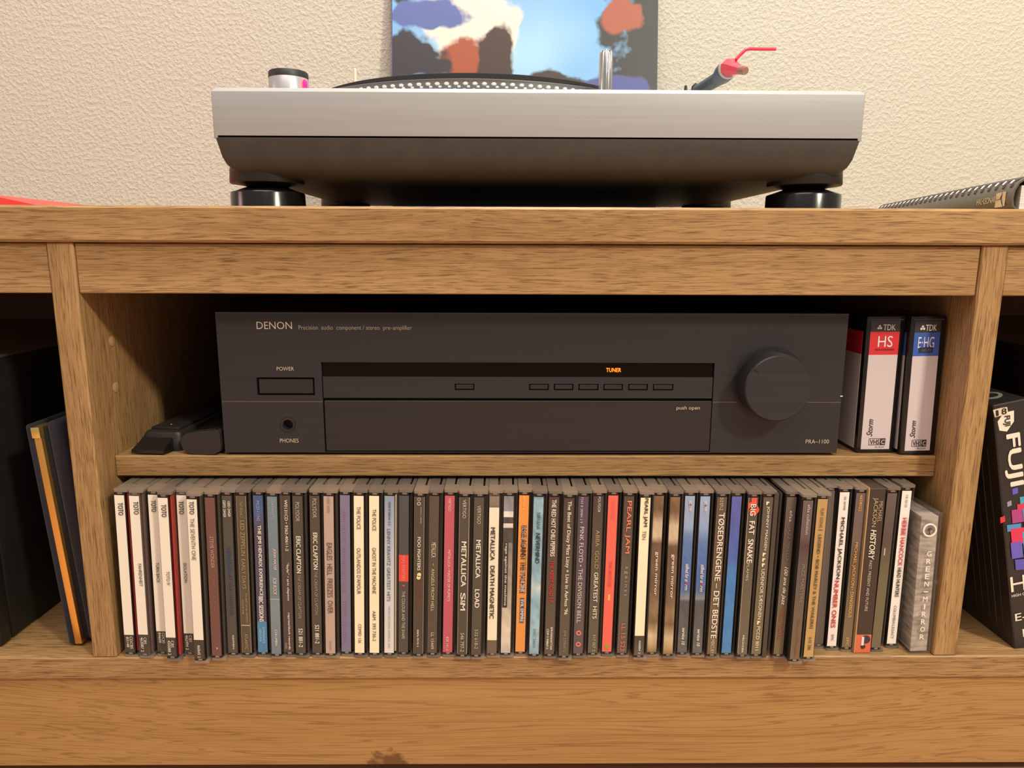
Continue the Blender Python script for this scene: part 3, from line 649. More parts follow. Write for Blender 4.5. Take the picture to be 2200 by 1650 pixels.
def cd(xt, xb, ybz, stops, items, label, book=(30, 26, 24), grey=False, rag=0, dz=0.0):
    PH = lambda zy: 1010+zy/3.928
    p = atz(xb, PH(ybz), ZB1); Y = p.y
    X0 = at(xb, PH(1540), Y).x; X1 = at(xt, PH(200), Y).x
    z0, z1 = at(xb, PH(1540), Y).z-ZB1, at(xt, PH(200), Y).z-ZB1
    lean = max(-.03, min(.03, (X1-X0)/(z1-z0)))
    o = empty('cd_case', ((X0+X1)/2-lean*(z0+z1)/2-LC, Y, ZB1+.0002), (0, lean, 0)); tag(o, label, 'CD case', GROUP)
    xm = lambda zy: xt+(xb-xt)*(zy-200)/1340
    def Z(zy): return max(.0036, min(CH-.0042, at(xm(zy), PH(zy), Y).z-ZB1+dz))
    link('tray', me_tray, None, o).material_slots
    o.children[0].data = me_tray if not grey else me_trayg
    link('lid', me_lid, PLAS, o)
    link('booklet', box_me(.0025, .0035, .0030, .1390, .0030, CH-.0040), ink(book), o)
    for me_, nm in ((me_top, 'top_edge'), (me_bot, 'bottom_edge')):
        e = link(nm, me_, CAPM, o); e.material_slots[0].link = 'OBJECT'; e.material_slots[0].material = CAPS[len(TEXTQ) % 3]
    link('hinge_clip', me_clip, CAPM, o); link('hinge_clip', me_clip2, CAPM, o)
    # printed spine card, colours along its height; dark spines include a painted brown-to-olive reflection
    if len(stops) == 1: stops = [(0, stops[0]), (1650, stops[0])]
    rows = [(CH-.0040 if i == 0 else .0034 if i == len(stops)-1 else Z(zy), c) for i, (zy, c) in enumerate(stops)]
    if rag:
        rr = []
        for (za, ca), (zb, cb) in zip(rows, rows[1:]):
            n = max(1, int((za-zb)/.004))
            for k in range(n):
                f = k/n; rr.append((za+(zb-za)*f, tuple(ca[j]+(cb[j]-ca[j])*f for j in range(3))))
        rows = rr+[rows[-1]]
    cols = 4 if rag else 2; bm = bmesh.new(); cl = bm.loops.layers.float_color.new('Col'); grid = []
    for i, (z, c) in enumerate(rows):
        line = []
        for k in range(cols):
            v = bm.verts.new((LC-LW/2+LW*k/(cols-1), -.0001, z)); cc = c
            if rag: d = random.uniform(-rag, rag); cc = tuple(max(0, min(255, q+d)) for q in c)
            line.append((v, lin(cc)))
        grid.append(line)
    for a_, b_ in zip(grid, grid[1:]):
        for k in range(cols-1):
            qs = (a_[k], a_[k+1], b_[k+1], b_[k])
            if (a_[k][0].co-b_[k][0].co).length < 1e-6: continue
            f = bm.faces.new([q[0] for q in qs])
            for lp, q in zip(f.loops, qs): lp[cl] = q[1]
    for f in bm.faces: f.normal_update()
    me = bpy.data.meshes.new('m'); bm.to_mesh(me); bm.free()
    if me.polygons and me.polygons[0].normal.y > 0: me.flip_normals()
    link('spine_card', me, CARD, o)
    for it in items:
        s, y0, y1, off, hh, col = it[:6]; bold = it[6] if len(it) > 6 else 0; sh = it[7] if len(it) > 7 else 0
        za, zb = Z(y0), Z(y1); h = hh*.0000832
        if s.startswith('#'):      # plain printed shapes
            x = LC+off*.0000832
            if s == '#block': box('print_block', x-h/2, x+h/2, -.00035, 0, zb, za, ink(col), o)
            elif s == '#disc': link('print_mark', lathe_me([((za-zb)/2, -.0005), ((za-zb)/2, -.0001)], 16, 'Y', (x, 0, (za+zb)/2)), ink(col), o)
            elif s == '#ring':
                R_ = (za-zb)/2; link('print_mark', lathe_me([(R_, -.0002), (R_, -.0005), (R_*.5, -.0005), (R_*.5, -.0002)], 20, 'Y', (x, 0, (za+zb)/2), False), ink(col), o)
            elif s == '#spade':
                zc = (za+zb)/2; patch('print_mark', [(x-h/2, -.0005, zb), (x-h*.1, -.0005, zb), (x-h*.1, -.0005, zc), (x+h/2, -.0005, za-(za-zb)*.2), (x+h*.2, -.0005, za), (x-h/2, -.0005, za)], ink(col), o, .0003, Vector((0, -1, 0)))
            continue
        text(s, (LC+off*.0000832-h/2, -.0006, za), za-zb, h, ink(col), o, 'd', bold, sh)
    return o
me_tray.materials.append(TRAY); me_trayg = me_tray.copy(); me_trayg.materials.clear(); me_trayg.materials.append(TRAYG)

K = (44, 40, 36); W_ = (232, 224, 210); DG, DB = (84, 76, 66), (74, 66, 58)
def toto(blk): return [(0, WHT), (blk, WHT), (blk, BLKC), (1650, BLKC)]
cd(258.8, 276.8, 1575, toto(1392), [('TOTO', 275, 380, 8, 40, K, .02), ('CDCBS', 1402, 1505, 20, 22, W_), ('83148', 1407, 1492, -10, 22, W_)],
   'white-spined CD case with a red edge, leftmost of the row', (196, 30, 36))
cd(288.6, 308.9, 1585, toto(1390), [('TOTO', 265, 372, 15, 40, K, .02), ('FAHRENHEIT', 790, 980, 14, 27, K), ('CBS', 1410, 1466, 18, 22, W_), ('463087 2', 1410, 1532, -10, 24, W_)],
   'white-spined CD case with a mauve brown edge, second from the left', (110, 76, 74), True)
cd(331, 346, 1569, toto(1362), [('TOTO', 255, 352, 5, 38, K, .02), ('TURN BACK', 780, 950, 5, 27, K), ('CDCBS', 1370, 1460, 20, 22, W_), ('84609', 1370, 1455, -10, 22, W_)],
   'white-spined CD case pushed back between two white ones, third from the left')
cd(350.7, 367, 1610, toto(1415), [('TOTO', 290, 395, 8, 40, K, .02), ('TOTO IV', 855, 972, 10, 28, K), ('CBS', 1437, 1495, 14, 22, W_), ('450088 2', 1437, 1560, -14, 24, W_)],
   'white-spined CD case standing proud with a broad bright red side', (206, 22, 26))
cd(391, 406, 1575, toto(1380), [('TOTO', 262, 372, -2, 38, K, .02), ('ISOLATION', 785, 948, 2, 26, K), ('CBS', 1392, 1450, 16, 22, W_), ('462494 2', 1392, 1515, -14, 24, W_)],
   'white-spined CD case half hidden behind its neighbour, right of the bright red side', (60, 50, 48), True)
cd(413.3, 426.3, 1630, toto(1435), [('TOTO', 265, 372, 0, 38, K, .02), ('THE SEVENTH ONE', 408, 760, -2, 34, (112, 100, 70)), ('460645 2', 1475, 1582, 0, 24, W_)],
   'white-spined CD case with thin olive letters, standing furthest forward')
cd(450.9, 464.5, 1605, [(110, 72, 66)], [('STEVIE WONDER', 560, 825, 4, 30, (196, 160, 146)), ('THE DEFINITIVE COLLECTION', 845, 1190, 6, 22, (146, 104, 96)), ('#block', 1500, 1512, 6, 8, (206, 190, 180))],
   'plain maroon brown CD case among the left dark ones')
cd(488.3, 498.7, 1580, [(72, 70, 64)], [('GED 24420', 262, 390, 20, 21, W_, .02), ('GEFD 24420', 255, 396, -18, 21, W_, .02), ('GUNS N\u2019 ROSES', 655, 870, 0, 34, (64, 88, 128), .02), ('USE YOUR ILLUSION II', 885, 1220, 2, 32, (92, 80, 100), .02), ('GEFFEN', 1390, 1508, 10, 14, W_, .02)],
   'charcoal CD case with dim blue letters, between maroon and brown ones')
cd(518.3, 529.8, 1580, [(84, 74, 58)], [('7567-83268-2', 262, 400, 0, 24, (160, 140, 104)), ('LED ZEPPELIN', 425, 722, 4, 32, (172, 150, 112)), ('EARLY DAYS', 748, 1002, 2, 30, (166, 144, 106)), ('THE BEST OF LED ZEPPELIN', 1035, 1285, 14, 15, (172, 150, 112)), ('VOLUME ONE', 1090, 1215, -16, 14, (172, 150, 112)), ('#block', 1309, 1314, 0, 80, (196, 178, 140)), ('ATLANTIC', 1380, 1512, 2, 24, (176, 156, 118)), ('#block', 205, 1540, 39, 3, (170, 150, 116)), ('#block', 205, 1540, -39, 3, (150, 132, 100))],
   'brown CD case with a fine gold outline and faint gold letters')
cd(554.7, 564.2, 1575, [(0, (58, 84, 128)), (330, (66, 92, 140)), (520, (74, 66, 84)), (860, (74, 70, 96)), (1280, (70, 70, 100)), (1280, (70, 134, 178)), (1650, (66, 128, 172))],
   [('MCD-11742', 258, 428, 0, 24, (156, 170, 200)), ('THE JIMI HENDRIX EXPERIENCE', 465, 1060, 2, 36, W_, .04), ('BBC SESSIONS', 1066, 1278, 0, 36, W_, .04), ('EXPERIENCE', 1325, 1460, 14, 18, (168, 206, 226)), ('HENDRIX', 1340, 1446, -14, 18, (168, 206, 226))],
   'dark blue CD case with a bright blue block at its foot')
cd(584.8, 593.2, 1590, [(0, (112, 132, 142)), (1095, (106, 126, 138)), (1095, (122, 138, 150)), (1650, (108, 124, 138))],
   [('1043009372', 252, 412, 4, 20, (168, 180, 186)), ('JOHN MAYER', 660, 842, 8, 28, (226, 206, 190), .02, .3), ('SOB ROCK', 905, 1052, 6, 28, (226, 206, 190), .02, .3), ('#block', 1088, 1098, 0, 80, (146, 160, 168)), ('COLUMBIA', 1345, 1482, 4, 20, (222, 214, 204), .02)],
   'steel blue grey CD case with slanted cream letters')
cd(615, 619, 1575, [(70, 60, 56)], [('W0131CD \u2022 9362-40611-2', 250, 682, 6, 24, W_, .02), ('\u201clayla\u201d \u2022 eric clapton', 782, 1100, 6, 24, W_, .02), ('reprise/duck records', 1203, 1512, 6, 24, W_, .02), ('#block', 1460, 1510, -24, 22, (120, 104, 96))],
   'dark CD case with small white letters all along, right of the steel blue one')
for (xa, xb_, yb, d, lb) in ((640, 645.1, 1582, 0, 'left one of two black CD cases beside the dusty pink one'), (677.2, 680, 1580, -30, 'right one of two black CD cases, touching the dusty pink one')):
    cd(xa, xb_, yb, [(72, 66, 56)], [('POLYDOR', 270+d, 432+d, 0, 32, (190, 178, 158)), ('ERIC CLAPTON', 558+d, 868+d, 2, 36, W_, .035), ('THE CREAM OF CLAPTON', 882+d, 1252+d, 2, 26, (160, 148, 130), 0, .25), ('521 881-2', 1335+d, 1492+d, 4, 34, W_, .025)], lb)
cd(707.5, 708.5, 1585, [(184, 160, 148)], [('GEFD 24725', 225, 360, 0, 20, (138, 116, 104)), ('EAGLES  HELL  FREEZES  OVER', 615, 1210, 4, 44, (82, 64, 54)), ('GEFFEN', 1440, 1520, 0, 14, (140, 118, 106))],
   'dusty pink CD case with tall thin dark letters')
cd(742, 743, 1570, [(122, 117, 146)], [('DIRE STRAITS', 345, 617, -8, 32, (158, 122, 158)), ('BROTHERS IN ARMS', 645, 1032, -12, 32, (158, 122, 158)), ('VERTIGO', 1090, 1262, -10, 28, (158, 122, 158)), ('824 499-2', 1288, 1465, -12, 28, (158, 122, 158))],
   'lavender blue CD case with faint mauve letters')
cd(771.7, 771.7, 1580, [CRM], [('THE POLICE', 308, 500, 0, 32, K), ('OUTLANDOS D\u2019AMOUR', 658, 1046, -2, 32, K), ('CDMID 126', 1298, 1458, 4, 26, K)],
   'cream CD case with black letters, left of the other cream one')
cd(804, 804.3, 1580, [CRM], [('THE POLICE', 330, 512, 2, 32, K), ('GHOST IN THE MACHINE', 655, 1042, 0, 32, K), ('A&M  393 730-2', 1188, 1442, 0, 28, K)],
   'cream CD case with black letters, between cream and pale blue ones')
cd(837.6, 835.3, 1580, [(0, (134, 154, 180)), (450, (160, 174, 194)), (900, (196, 202, 210)), (1650, (220, 216, 212))], [('7243 8 50316 2 5', 265, 465, 2, 18, (74, 76, 96), .02), ('LENNY KRAVITZ GREATEST HITS', 498, 1106, -4, 28, (72, 72, 98)), ('VIRGIN RECORDS AMERICA, INC', 1145, 1502, 0, 20, (150, 152, 168))],
   'pale blue CD case fading to white with a cream edge', (236, 222, 192))
cd(868.2, 866.4, 1575, [(0, (70, 72, 76)), (718, (70, 70, 70)), (718, (222, 70, 58)), (942, (222, 70, 58)), (942, (72, 68, 64)), (1650, (72, 68, 64))], [('FOO FIGHTERS', 725, 932, -2, 26, (246, 150, 130)), ('#disc', 967, 984, 0, 16, (214, 70, 60)), ('THE COLOUR AND THE SHAPE', 1020, 1422, 0, 26, (196, 184, 166))],
   'charcoal CD case with one square red block in the middle')
cd(901.4, 898.6, 1590, [(70, 62, 54)], [('#ring', 232, 262, -4, 30, (150, 142, 132)), ('#ring', 268, 300, -4, 30, (170, 162, 150)), ('SONY | BMG', 310, 450, 12, 13, (190, 180, 166)), ('FOO FIGHTERS', 565, 846, 0, 25, W_, .04), ('#disc', 868, 900, 2, 30, (236, 214, 160)), ('#disc', 892, 924, -2, 30, (236, 214, 160)), ('In Your Honor', 942, 1188, 0, 26, (150, 66, 52)), ('82876 70192 2', 1345, 1490, -4, 14, W_, .02), ('#block', 205, 1545, 40, 3, (180, 160, 132)), ('#block', 205, 1545, -40, 3, (120, 108, 92))],
   'dark CD case with a cream animal mark and red letters')
cd(933.5, 927.9, 1580, [(80, 70, 58)], [('METALLICA', 610, 736, 2, 38, (196, 180, 158), .03), ('\u2013', 786, 806, 0, 5, (190, 176, 150)), ('ANGELS FROM HELL', 830, 1192, -2, 26, (204, 190, 166)), ('LL 15449', 1370, 1508, 2, 26, (214, 200, 176))],
   'brown black CD case with pale letters, left of the rose red one')
cd(966.6, 961.5, 1575, [(190, 84, 102)], [('VERTIGO', 235, 346, 0, 22, (236, 200, 190)), ('METALLICA \u2022 MASTER OF PUPPETS', 673, 1106, 2, 22, (240, 206, 196)), ('838 141-2', 1405, 1522, -2, 22, (232, 196, 186))],
   'rose red CD case with thin pale letters')
cd(998.4, 992.6, 1595, [(72, 66, 58)], [('VERTIGO', 250, 406, 0, 28, (206, 196, 178)), ('METALLICA', 603, 982, 2, 40, W_, .05), ('S', 1035, 1092, 0, 40, W_, .05), ('&', 1094, 1122, 0, 40, W_), ('M', 1124, 1182, 0, 40, W_, .05), ('546 797-2', 1373, 1532, 0, 30, (200, 190, 172)), ('#block', 205, 1550, 40, 4, (196, 182, 160)), ('#block', 205, 1550, -40, 3, (160, 150, 132))],
   'black CD case with bold white letters and pale outline, beside the rose red one')
cd(1029.7, 1022.6, 1597, [(76, 70, 60)], [('VERTIGO', 298, 454, 2, 28, (200, 190, 170)), ('METALLICA', 590, 910, 2, 38, W_, .05), ('LOAD', 1006, 1160, 0, 38, W_, .05), ('532 618-2', 1343, 1507, 0, 28, (190, 180, 160))],
   'black CD case with bold white letters and no outline, left of the white one')
dm = cd(1062.6, 1056.5, 1582, [(0, (134, 118, 106)), (318, (120, 104, 94)), (318, (240, 228, 204)), (1437, (240, 228, 204)), (1437, (104, 88, 78)), (1650, (112, 96, 86))], [('METALLICA', 485, 762, -8, 36, K, .04), ('DEATH MAGNETIC', 808, 1252, -6, 36, K, .04)] + [('#block', 118, 300, -32+k*8, 2.5, (176, 160, 146)) for k in range(9)] + [('#block', 1460, 1555, -32+k*8, 2.5, (140, 124, 112)) for k in range(9)],
   'CD case with a shorter white label between ribbed clear ends', (60, 52, 46), True)
cd(1093.5, 1086, 1580, [(0, (130, 128, 138)), (350, (150, 148, 156)), (350, (226, 218, 208)), (398, (222, 214, 204)), (400, (70, 66, 68)), (452, (74, 70, 70)), (452, (224, 216, 206)), (488, (220, 214, 204)), (490, (72, 66, 60)), (610, (70, 64, 58)), (620, (122, 118, 116)), (1150, (176, 166, 150)), (1300, (214, 202, 178)), (1650, (196, 188, 180))],
   [('#block', 612, 1160, -16, 40, (46, 42, 38)), ('rage against the machine', 620, 1142, -14, 24, W_, .02)], 'grey and white picture-print CD case, left of the orange one', rag=14)
cd(1126.4, 1117.2, 1570, [(0, (234, 150, 66)), (1650, (226, 150, 74))], [('461026 2', 216, 332, 0, 22, (244, 196, 130)), ('RAGE AGAINST THE MACHINE', 470, 1038, 6, 44, (76, 66, 84), .05), ('RAGE AGAINST THE MACHINE', 473, 1034, 6, 38, (244, 230, 208), .02), ('#block', 1080, 1290, 6, 36, (84, 80, 104)), ('EVIL EMPIRE', 1092, 1278, 6, 26, W_, .03)],
   'bright orange CD case with a small dark banner')
cd(1157.7, 1147, 1590, [(0, (124, 160, 178)), (260, (150, 186, 200)), (500, (128, 168, 186)), (900, (132, 172, 190)), (1000, (190, 206, 206)), (1100, (126, 168, 188)), (1380, (150, 184, 196)), (1650, (128, 166, 186))], [('NIRVANA', 360, 500, 4, 32, (60, 78, 94)), ('NEVERMIND', 530, 786, 4, 34, (48, 62, 78), .04, .2), ('DGC 24425', 1340, 1500, 0, 22, (96, 118, 134))],
   'watery light blue CD case with dark letters', rag=16)
cd(1191, 1179.8, 1590, [(0, (70, 54, 50)), (700, (78, 66, 58)), (1650, (88, 80, 66))], [('THE RED HOT CHILI PEPPERS', 250, 727, 0, 36, W_, .03), ('THE ABBEY ROAD E.P.', 760, 1122, 0, 32, (196, 62, 56), .03), ('EMI-MANHATTAN', 1325, 1512, 14, 18, W_, .02), ('CDP-7-90869-2', 1340, 1508, -18, 18, W_, .02)],
   'brown black CD case with white then red condensed letters')
cd(1223, 1211, 1605, [(0, (70, 54, 50)), (700, (78, 68, 58)), (1650, (88, 80, 64))], [('The Best of Dizzy Mizz Lizzy + Live in Aarhus \u201996', 262, 1218, 2, 38, W_, .02), ('EMI 5396472', 1353, 1530, 4, 22, (150, 142, 116))],
   'brown black CD case with one long white title, left of the purple one')
cd(1254, 1241.5, 1585, [(0, (84, 64, 92)), (400, (80, 66, 86)), (1100, (84, 76, 80)), (1650, (92, 82, 82))], [('7243 8 28984 2 9', 225, 447, -12, 20, (190, 176, 186), .02), ('PINK FLOYD \u2022 THE DIVISION BELL', 478, 1288, -4, 34, (214, 202, 196)), ('#ring', 1355, 1396, 0, 40, (222, 120, 116)), ('#ring', 1450, 1490, 0, 40, (222, 120, 116))],
   'dark purple CD case with two pink rings at its foot')
cd(1286, 1273, 1580, [(0, (64, 54, 52)), (700, (80, 72, 62)), (1650, (92, 86, 70))], [('POLYDOR', 218, 356, 8, 22, (210, 200, 186)), ('ABBA  GOLD', 505, 832, 4, 32, (176, 152, 104)), ('GREATEST  HITS', 863, 1252, 4, 34, W_, .015), ('517 007 2', 1388, 1527, 8, 24, (190, 182, 160))],
   'brown black CD case with gold and white letters, left of the coral red one')
cd(1317.9, 1303, 1570, [(232, 100, 86)], [('THE BEATLES', 250, 420, 4, 24, (240, 112, 98)), ('THE BEATLES', 765, 985, 2, 28, (216, 84, 72)), ('#block', 1052, 1100, 0, 18, (250, 190, 80)), ('#disc', 1472, 1508, 0, 36, (150, 150, 50))],
   'plain coral red CD case with a green dot at its foot')
cd(1352, 1335.7, 1580, [(0, (76, 62, 56)), (700, (84, 76, 66)), (1650, (94, 88, 76))], [('PEARL JAM', 260, 702, 0, 46, (236, 130, 104), .03), ('a g a i n s t', 812, 1062, 4, 36, (170, 162, 146)), ('LL 15 523', 1293, 1522, 2, 34, (222, 112, 92), .02)],
   'brown CD case with big coral letters, left of the ivory one')
cd(1387.6, 1372.3, 1600, [(0, CRM), (1400, CRM), (1400, BLKC), (1650, (92, 86, 76))], [('PEARL JAM', 238, 477, 4, 36, (64, 54, 40), .04), ('TEN', 513, 587, 0, 30, (92, 82, 64)), ('468884 2', 1435, 1548, 4, 18, W_)],
   'ivory CD case with a black block at its foot, right of the coral lettered one')
GM = [(0, (128, 96, 66)), (330, (104, 76, 58)), (450, (196, 176, 150)), (560, (204, 184, 156)), (620, (104, 78, 60)), (1050, (104, 82, 62)), (1180, (140, 116, 84)), (1280, (120, 96, 70)), (1400, (204, 184, 150)), (1480, (182, 156, 116)), (1650, (128, 100, 70))]
cd(1415.9, 1399.8, 1575, GM, [('green mirror', 688, 1058, 4, 32, W_, .02)], 'sepia picture CD case beside the ivory one, first of two alike', rag=12)
cd(1451, 1434.7, 1590, [(z+24, c) for z, c in GM], [('green mirror', 710, 1082, 4, 32, W_, .02)], 'sepia picture CD case beside the sky blue ones, second of two alike', rag=12)
ST = [(0, (148, 166, 200)), (480, (140, 162, 200)), (600, (86, 116, 172)), (900, (66, 104, 168)), (1020, (74, 106, 156)), (1085, (128, 134, 142)), (1110, (74, 76, 80)), (1650, (92, 94, 96))]
PK = (206, 70, 110)
cd(1483, 1464.8, 1575, ST, [('st', 258, 284, 4, 24, W_, .02), ('o', 286, 303, 4, 20, PK, .04), ('rm', 305, 340, 4, 18, W_, .02), ('stilhed for st', 790, 942, 6, 30, W_, .02, .25), ('\u00f8', 944, 962, 6, 24, PK, .03), ('rm', 964, 1012, 2, 20, W_, .02, .25), ('service 10', 1330, 1472, 4, 28, W_, .03, .2)],
   'sky blue to grey CD case next to the sepia ones, first of two alike', rag=7)
cd(1515.8, 1497.5, 1580, ST, [('st', 264, 290, 4, 24, W_, .02), ('o', 292, 309, 4, 20, PK, .04), ('rm', 311, 346, 4, 18, W_, .02), ('stilhed for st', 796, 952, 6, 30, W_, .02, .25), ('\u00f8', 954, 972, 6, 24, PK, .03), ('rm', 974, 1024, 2, 20, W_, .02, .25), ('service 10', 1340, 1484, 4, 28, W_, .03, .2)],
   'sky blue to grey CD case left of the bold serif title, second of two alike', rag=7)
cd(1552, 1529, 1590, [(0, (88, 72, 58)), (1650, (108, 92, 66))], [('512 571-2', 213, 337, -4, 28, (214, 200, 180)), ('T\u00d8SEDRENGENE \u2013 DET BEDSTE', 360, 1418, 4, 46, W_, .03), ('MERCURY', 1428, 1545, 0, 30, (206, 194, 168))],
   'brown CD case filled by one bold white title, left of the royal blue one')
cd(1583.7, 1560, 1580, [(0, (84, 92, 168)), (500, (76, 92, 166)), (760, (66, 100, 176)), (830, (62, 120, 186)), (1650, (60, 128, 190))], [], 'plain royal blue CD case without readable letters', rag=5)
cd(1619.8, 1594.4, 1595, [(0, (70, 60, 52)), (600, (84, 74, 60)), (1650, (102, 94, 76))], [('#block', 216, 300, 6, 44, (222, 84, 62)), ('#disc', 270, 340, -8, 40, (222, 84, 62)), ('#disc', 296, 376, 10, 40, (216, 78, 58)), ('BIG  FAT  SNAKE', 288, 782, 0, 44, W_, .04), ('FLAMES', 786, 932, -8, 20, (200, 188, 166)), ('MECD3306', 1393, 1537, -2, 16, W_, .03), ('#block', 205, 1545, -40, 3, (186, 176, 150))],
   'brown CD case with a red blot behind white letters')
SP = (240, 228, 196)
cd(1651.7, 1624, 1590, [(0, (86, 74, 68)), (700, (92, 82, 66)), (1650, (116, 104, 74))], [('#spade', 268, 294, -2, 28, SP), ('JOHNNY MADSEN', 305, 676, 2, 28, W_), ('#spade', 700, 728, 2, 28, SP), ('#spade', 745, 772, 2, 28, SP), ('#spade', 788, 816, 2, 28, SP), ('UDENFOR S\u00c6SONEN', 835, 1258, 2, 28, W_), ('#spade', 1275, 1302, 2, 28, SP), ('PCCD 8011', 1318, 1518, 2, 28, W_)],
   'olive brown CD case with small cream leaf marks between words')
cd(1701.8, 1671.8, 1590, [(0, (96, 82, 80)), (600, (82, 68, 66)), (900, (92, 82, 66)), (1650, (108, 94, 70))], [('efsa', 343, 436, 4, 26, (190, 180, 172)), ('JAZZ MASTERS', 478, 792, -2, 32, (118, 106, 100)), ('100 ans de Jazz', 816, 1138, 0, 40, W_, 0, .3), ('Miles Davis', 1173, 1432, 0, 34, (160, 78, 52))],
   'brown CD case with white script and rust letters')
cd(1738, 1707.7, 1635, [(0, (98, 84, 84)), (550, (96, 80, 80)), (640, (74, 46, 46)), (800, (86, 74, 72)), (1650, (108, 92, 68))], [('efsa collection', 292, 542, 8, 26, (196, 184, 178)), ('JAZZ MASTERS', 786, 1112, 2, 34, (136, 124, 120)), ('Dizzy Gillespie', 1262, 1570, 6, 34, (150, 86, 52))],
   'brown CD case with grey then rust letters, left of the mustard one')
cd(1769, 1737, 1615, [(0, (182, 146, 92)), (1650, (190, 154, 96))], [('TUFF GONG', 318, 488, 2, 26, (84, 66, 44)), ('#block', 504, 509, 2, 34, (84, 66, 44)), ('LEGEND \u2022 BOB MARLEY & THE WAILERS', 545, 1322, 2, 26, (92, 72, 46), .01), ('#block', 1332, 1337, 2, 34, (84, 66, 44)), ('610 286', 1410, 1518, 2, 28, (84, 66, 44))],
   'mustard yellow CD case with small brown letters')
cd(1783, 1757, 1506, [(90, 80, 74)], [], 'blank grey CD case pushed back right of the mustard one', (206, 198, 190), True)
cd(1814.6, 1785, 1522, [(238, 228, 222)], [('EK 89998', 225, 337, 6, 18, (90, 82, 78)), ('MICHAEL JACKSON', 400, 918, -2, 38, (52, 46, 44), .04), ('NUMBER ONES', 933, 1328, -4, 38, (206, 62, 66), .04), ('EPIC', 1388, 1442, 0, 22, (80, 74, 70))],
   'white CD case with bold black then red letters')
cd(1850, 1817, 1532, [(0, (100, 86, 82)), (600, (104, 86, 82)), (700, (86, 74, 62)), (1650, (118, 102, 78))], [('4658022', 208, 347, 0, 24, (226, 164, 84)), ('MICHAEL JACKSON', 608, 992, -6, 32, (226, 156, 74), .02), ('\u2022 DANGEROUS', 1003, 1242, 0, 26, (226, 178, 98)), ('EPIC', 1413, 1482, 0, 24, (206, 176, 128))],
   'brown CD case with orange letters, left of the card slipcase')
cd(1917, 1880, 1535, [(0, (92, 80, 78)), (600, (76, 64, 62)), (900, (100, 92, 66)), (1650, (104, 96, 70))], [('#block', 662, 720, -14, 8, (210, 196, 170))], 'blank brown CD case right of the card slipcase')
cd(1948, 1912.6, 1502, [(238, 232, 226)], [('CK 65123', 208, 312, 2, 20, (84, 78, 74)), ('HERBIE HANCOCK', 403, 808, 2, 36, (214, 72, 84), .03), ('HEAD HUNTERS', 822, 1068, 2, 32, (60, 54, 50), .02), ('COLUMBIA/LEGACY', 1143, 1422, 0, 24, (88, 84, 80), 0, .15)],
   'white CD case with pinkish red then black letters, rightmost of the row')

# card slipcase (stands between two jewel cases)
p = atz(1852, 1010+1545/3.928, ZB1); Y = p.y; p1 = at(1886, 1010+160/3.928, Y); h = p1.z-ZB1; wd = .0118
X0 = p.x; ln = max(-.03, min(.03, (p1.x-X0)/h))
so = empty('card_slipcase', (X0, Y, ZB1+.0003), (0, ln, 0)); tag(so, 'dark card slipcase with gold and white letters and a picture foot', 'CD case', GROUP)
SB = mat('slipcase_card', (62, 48, 42), .45); box('sleeve', -wd/2, wd/2, 0, .140, 0, h, SB, so, .0003)
box('card_edge', -wd/2-.0002, -wd/2+.0004, -.0002, .141, 0, h+.0002, mat('card_cut_edge', (196, 160, 116), .7), so)
def sz(zy): return at(1870, 1010+zy/3.928, Y).z-ZB1
def st_(s, y0, y1, off, hh, c, b=0, sh=0): text(s, (off*.0000832-hh*.0000416, -.0004, sz(y0)), sz(y0)-sz(y1), hh*.0000832, ink(c), so, 'd', b, sh)
st_('MICHAEL', 265, 440, 36, 34, (176, 156, 120)); st_('JACKSON', 235, 482, -12, 46, (184, 164, 128)); st_('HISTORY', 505, 757, -4, 48, W_, .03, .2); st_('PAST, PRESENT AND FUTURE', 765, 1192, -6, 28, (196, 186, 170))
box('picture_patch', -wd/2+.0004, wd/2-.0004, -.0003, .001, sz(1545)+.0002, sz(1392), ink((212, 104, 72)), so)
link('picture_figure', lathe_me([(.0032, -.0005), (.0032, -.0002)], 16, 'Y', (.0016, 0, sz(1430))), ink((40, 42, 66)), so)
link('picture_figure', lathe_me([(.0017, -.0006), (.0017, -.0002)], 12, 'Y', (0, 0, sz(1490))), ink((50, 34, 30)), so)
box('picture_figure', -.0016, .0002, -.0007, -.0002, sz(1478), sz(1408), ink((226, 214, 204)), so)

# slim black case between the olive and script ones
p = atz(1646, 1010+1600/3.928, ZB1); Y = p.y; pt = at(1673.5, 1061, Y); ln = max(-.03, min(.03, (pt.x-at(1646, 1402, Y).x)/(pt.z-at(1646, 1402, Y).z)))
sc = empty('cd_case', (at(1646, 1402, Y).x, Y, ZB1+.0002), (0, ln, 0)); tag(sc, 'slim unlabelled black CD case between two brown ones', 'CD case', GROUP)
box('tray', -.0026, .0006, .0005, .14, .001, CH-.001, mat('slim_dark', (58, 54, 48), .2, coat=.5), sc, .0003); box('lid', .0009, .0025, 0, .141, .0004, CH-.0004, PLAS, sc, .0003)
link('booklet', box_me(.0005, .0010, .002, .138, .002, CH-.003), ink((44, 34, 32)), sc)

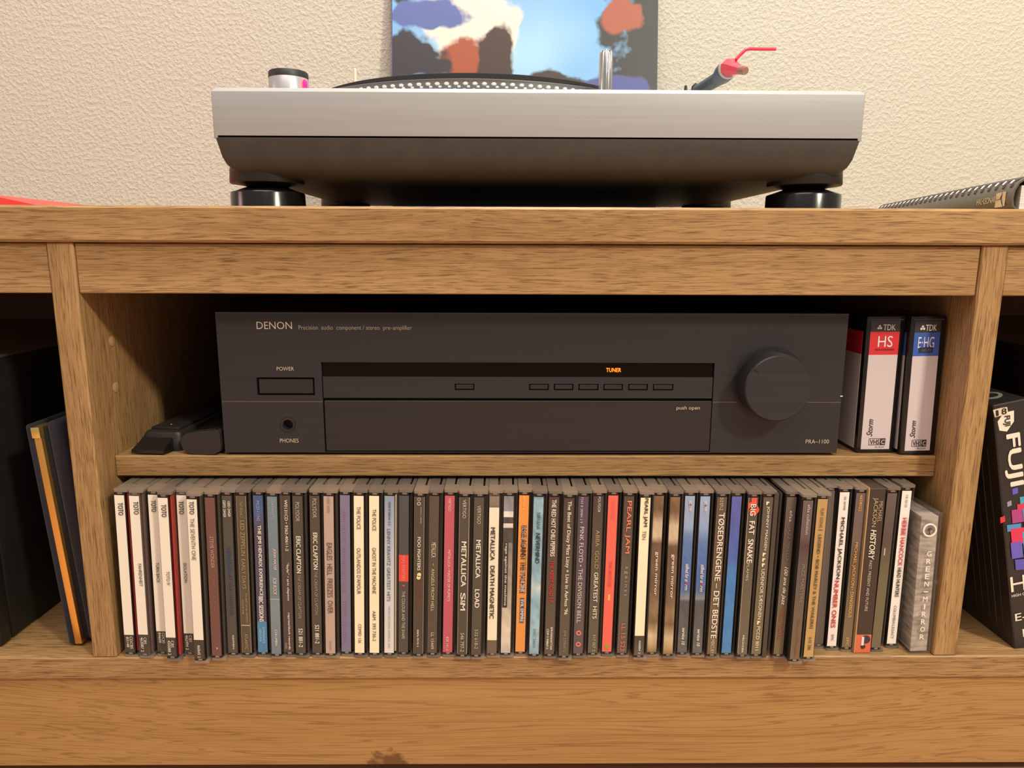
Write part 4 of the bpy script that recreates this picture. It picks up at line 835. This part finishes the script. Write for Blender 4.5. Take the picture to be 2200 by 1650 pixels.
# cassette in its box, right end of the row
p = atz(1952, 1010+1553/3.928, ZB1); Y = p.y; pr = at(1998, 1010+1553/3.928, Y); pt = at(1978, 1010+362/3.928, Y)
wd = pr.x-p.x; h = at(1990, 1101, Y).z-ZB1; ln = max(-.05, min(.05, (pt.x-p.x)/h))
ct = empty('cassette_box', (p.x, Y, ZB1), (0, ln, 0)); tag(ct, 'shorter cassette box with a grey rippled print, right end of the row', 'cassette')
CL = mat('smoky_clear', (130, 120, 112), .15, alpha=.25, coat=.5)
CM = noise_mat('rippled_grey_print', [(132, 124, 116), (190, 180, 168), (220, 210, 198)], 1, .45, stretch=(70, 70, 280), coat=.3)
box('inlay', .0012, wd-.0026, .0004, .067, .0022, h-.0032, CM, ct)
box('case_back', 0, wd-.0020, -.0003, .0690, 0, h, CL, ct, .0005); box('case_lid', wd-.0022, wd, -.0002, .0690, .0006, h-.0006, CL, ct, .0005)
box('cassette_shell', .003, wd-.0045, .003, .064, .0045, h-.006, mat('cassette_dark', (54, 50, 48), .4), ct)
def cz(zy): return at(1990, 1010+zy/3.928, Y).z-ZB1
for i, ch in enumerate('GREEN-MIRROR'):
    y0 = 682+i*63.5; text(ch, (wd*(.40 if ch != 'I' else .475), -.0012, cz(y0+(42 if ch != '-' else 26))), wd*(.20 if ch != 'I' else .05), cz(y0)-cz(y0+(42 if ch != '-' else 8)), ink((240, 234, 222)), ct, bold=.02)
R_ = (cz(448)-cz(560))/2
link('print_ring', lathe_me([(R_, -.0007), (R_, -.0012), (R_*.78, -.0012), (R_*.78, -.0007)], 28, 'Y', (wd*.44, 0, cz(504)), False), ink((232, 226, 216)), ct)
boxes('print_mark', [(wd*.44-.0002, wd*.44+.0002, -.0012, -.0008, cz(536), cz(500)), (wd*.44-.0018, wd*.44+.0018, -.0012, -.0008, cz(503), cz(496)), (wd*.44-.0011, wd*.44+.0011, -.0012, -.0008, cz(495), cz(484)), (wd*.44-.0010, wd*.44+.0010, -.0012, -.0008, cz(542), cz(536))], ink((70, 62, 58)), ct)
for k in range(4):
    boxes('side_print', [(.0004, .0006, .012+k*.011, .015+k*.011, h*(.25 if k % 2 else .52), h*(.45 if k % 2 else .80))], ink((70, 62, 58)), ct)
link('hinge_pin', lathe_me([(.0012, -.0012), (.0012, -.0002)], 14, 'Y', (wd-.0012, 0, h*.52)), PLAS, ct)

flush_texts()
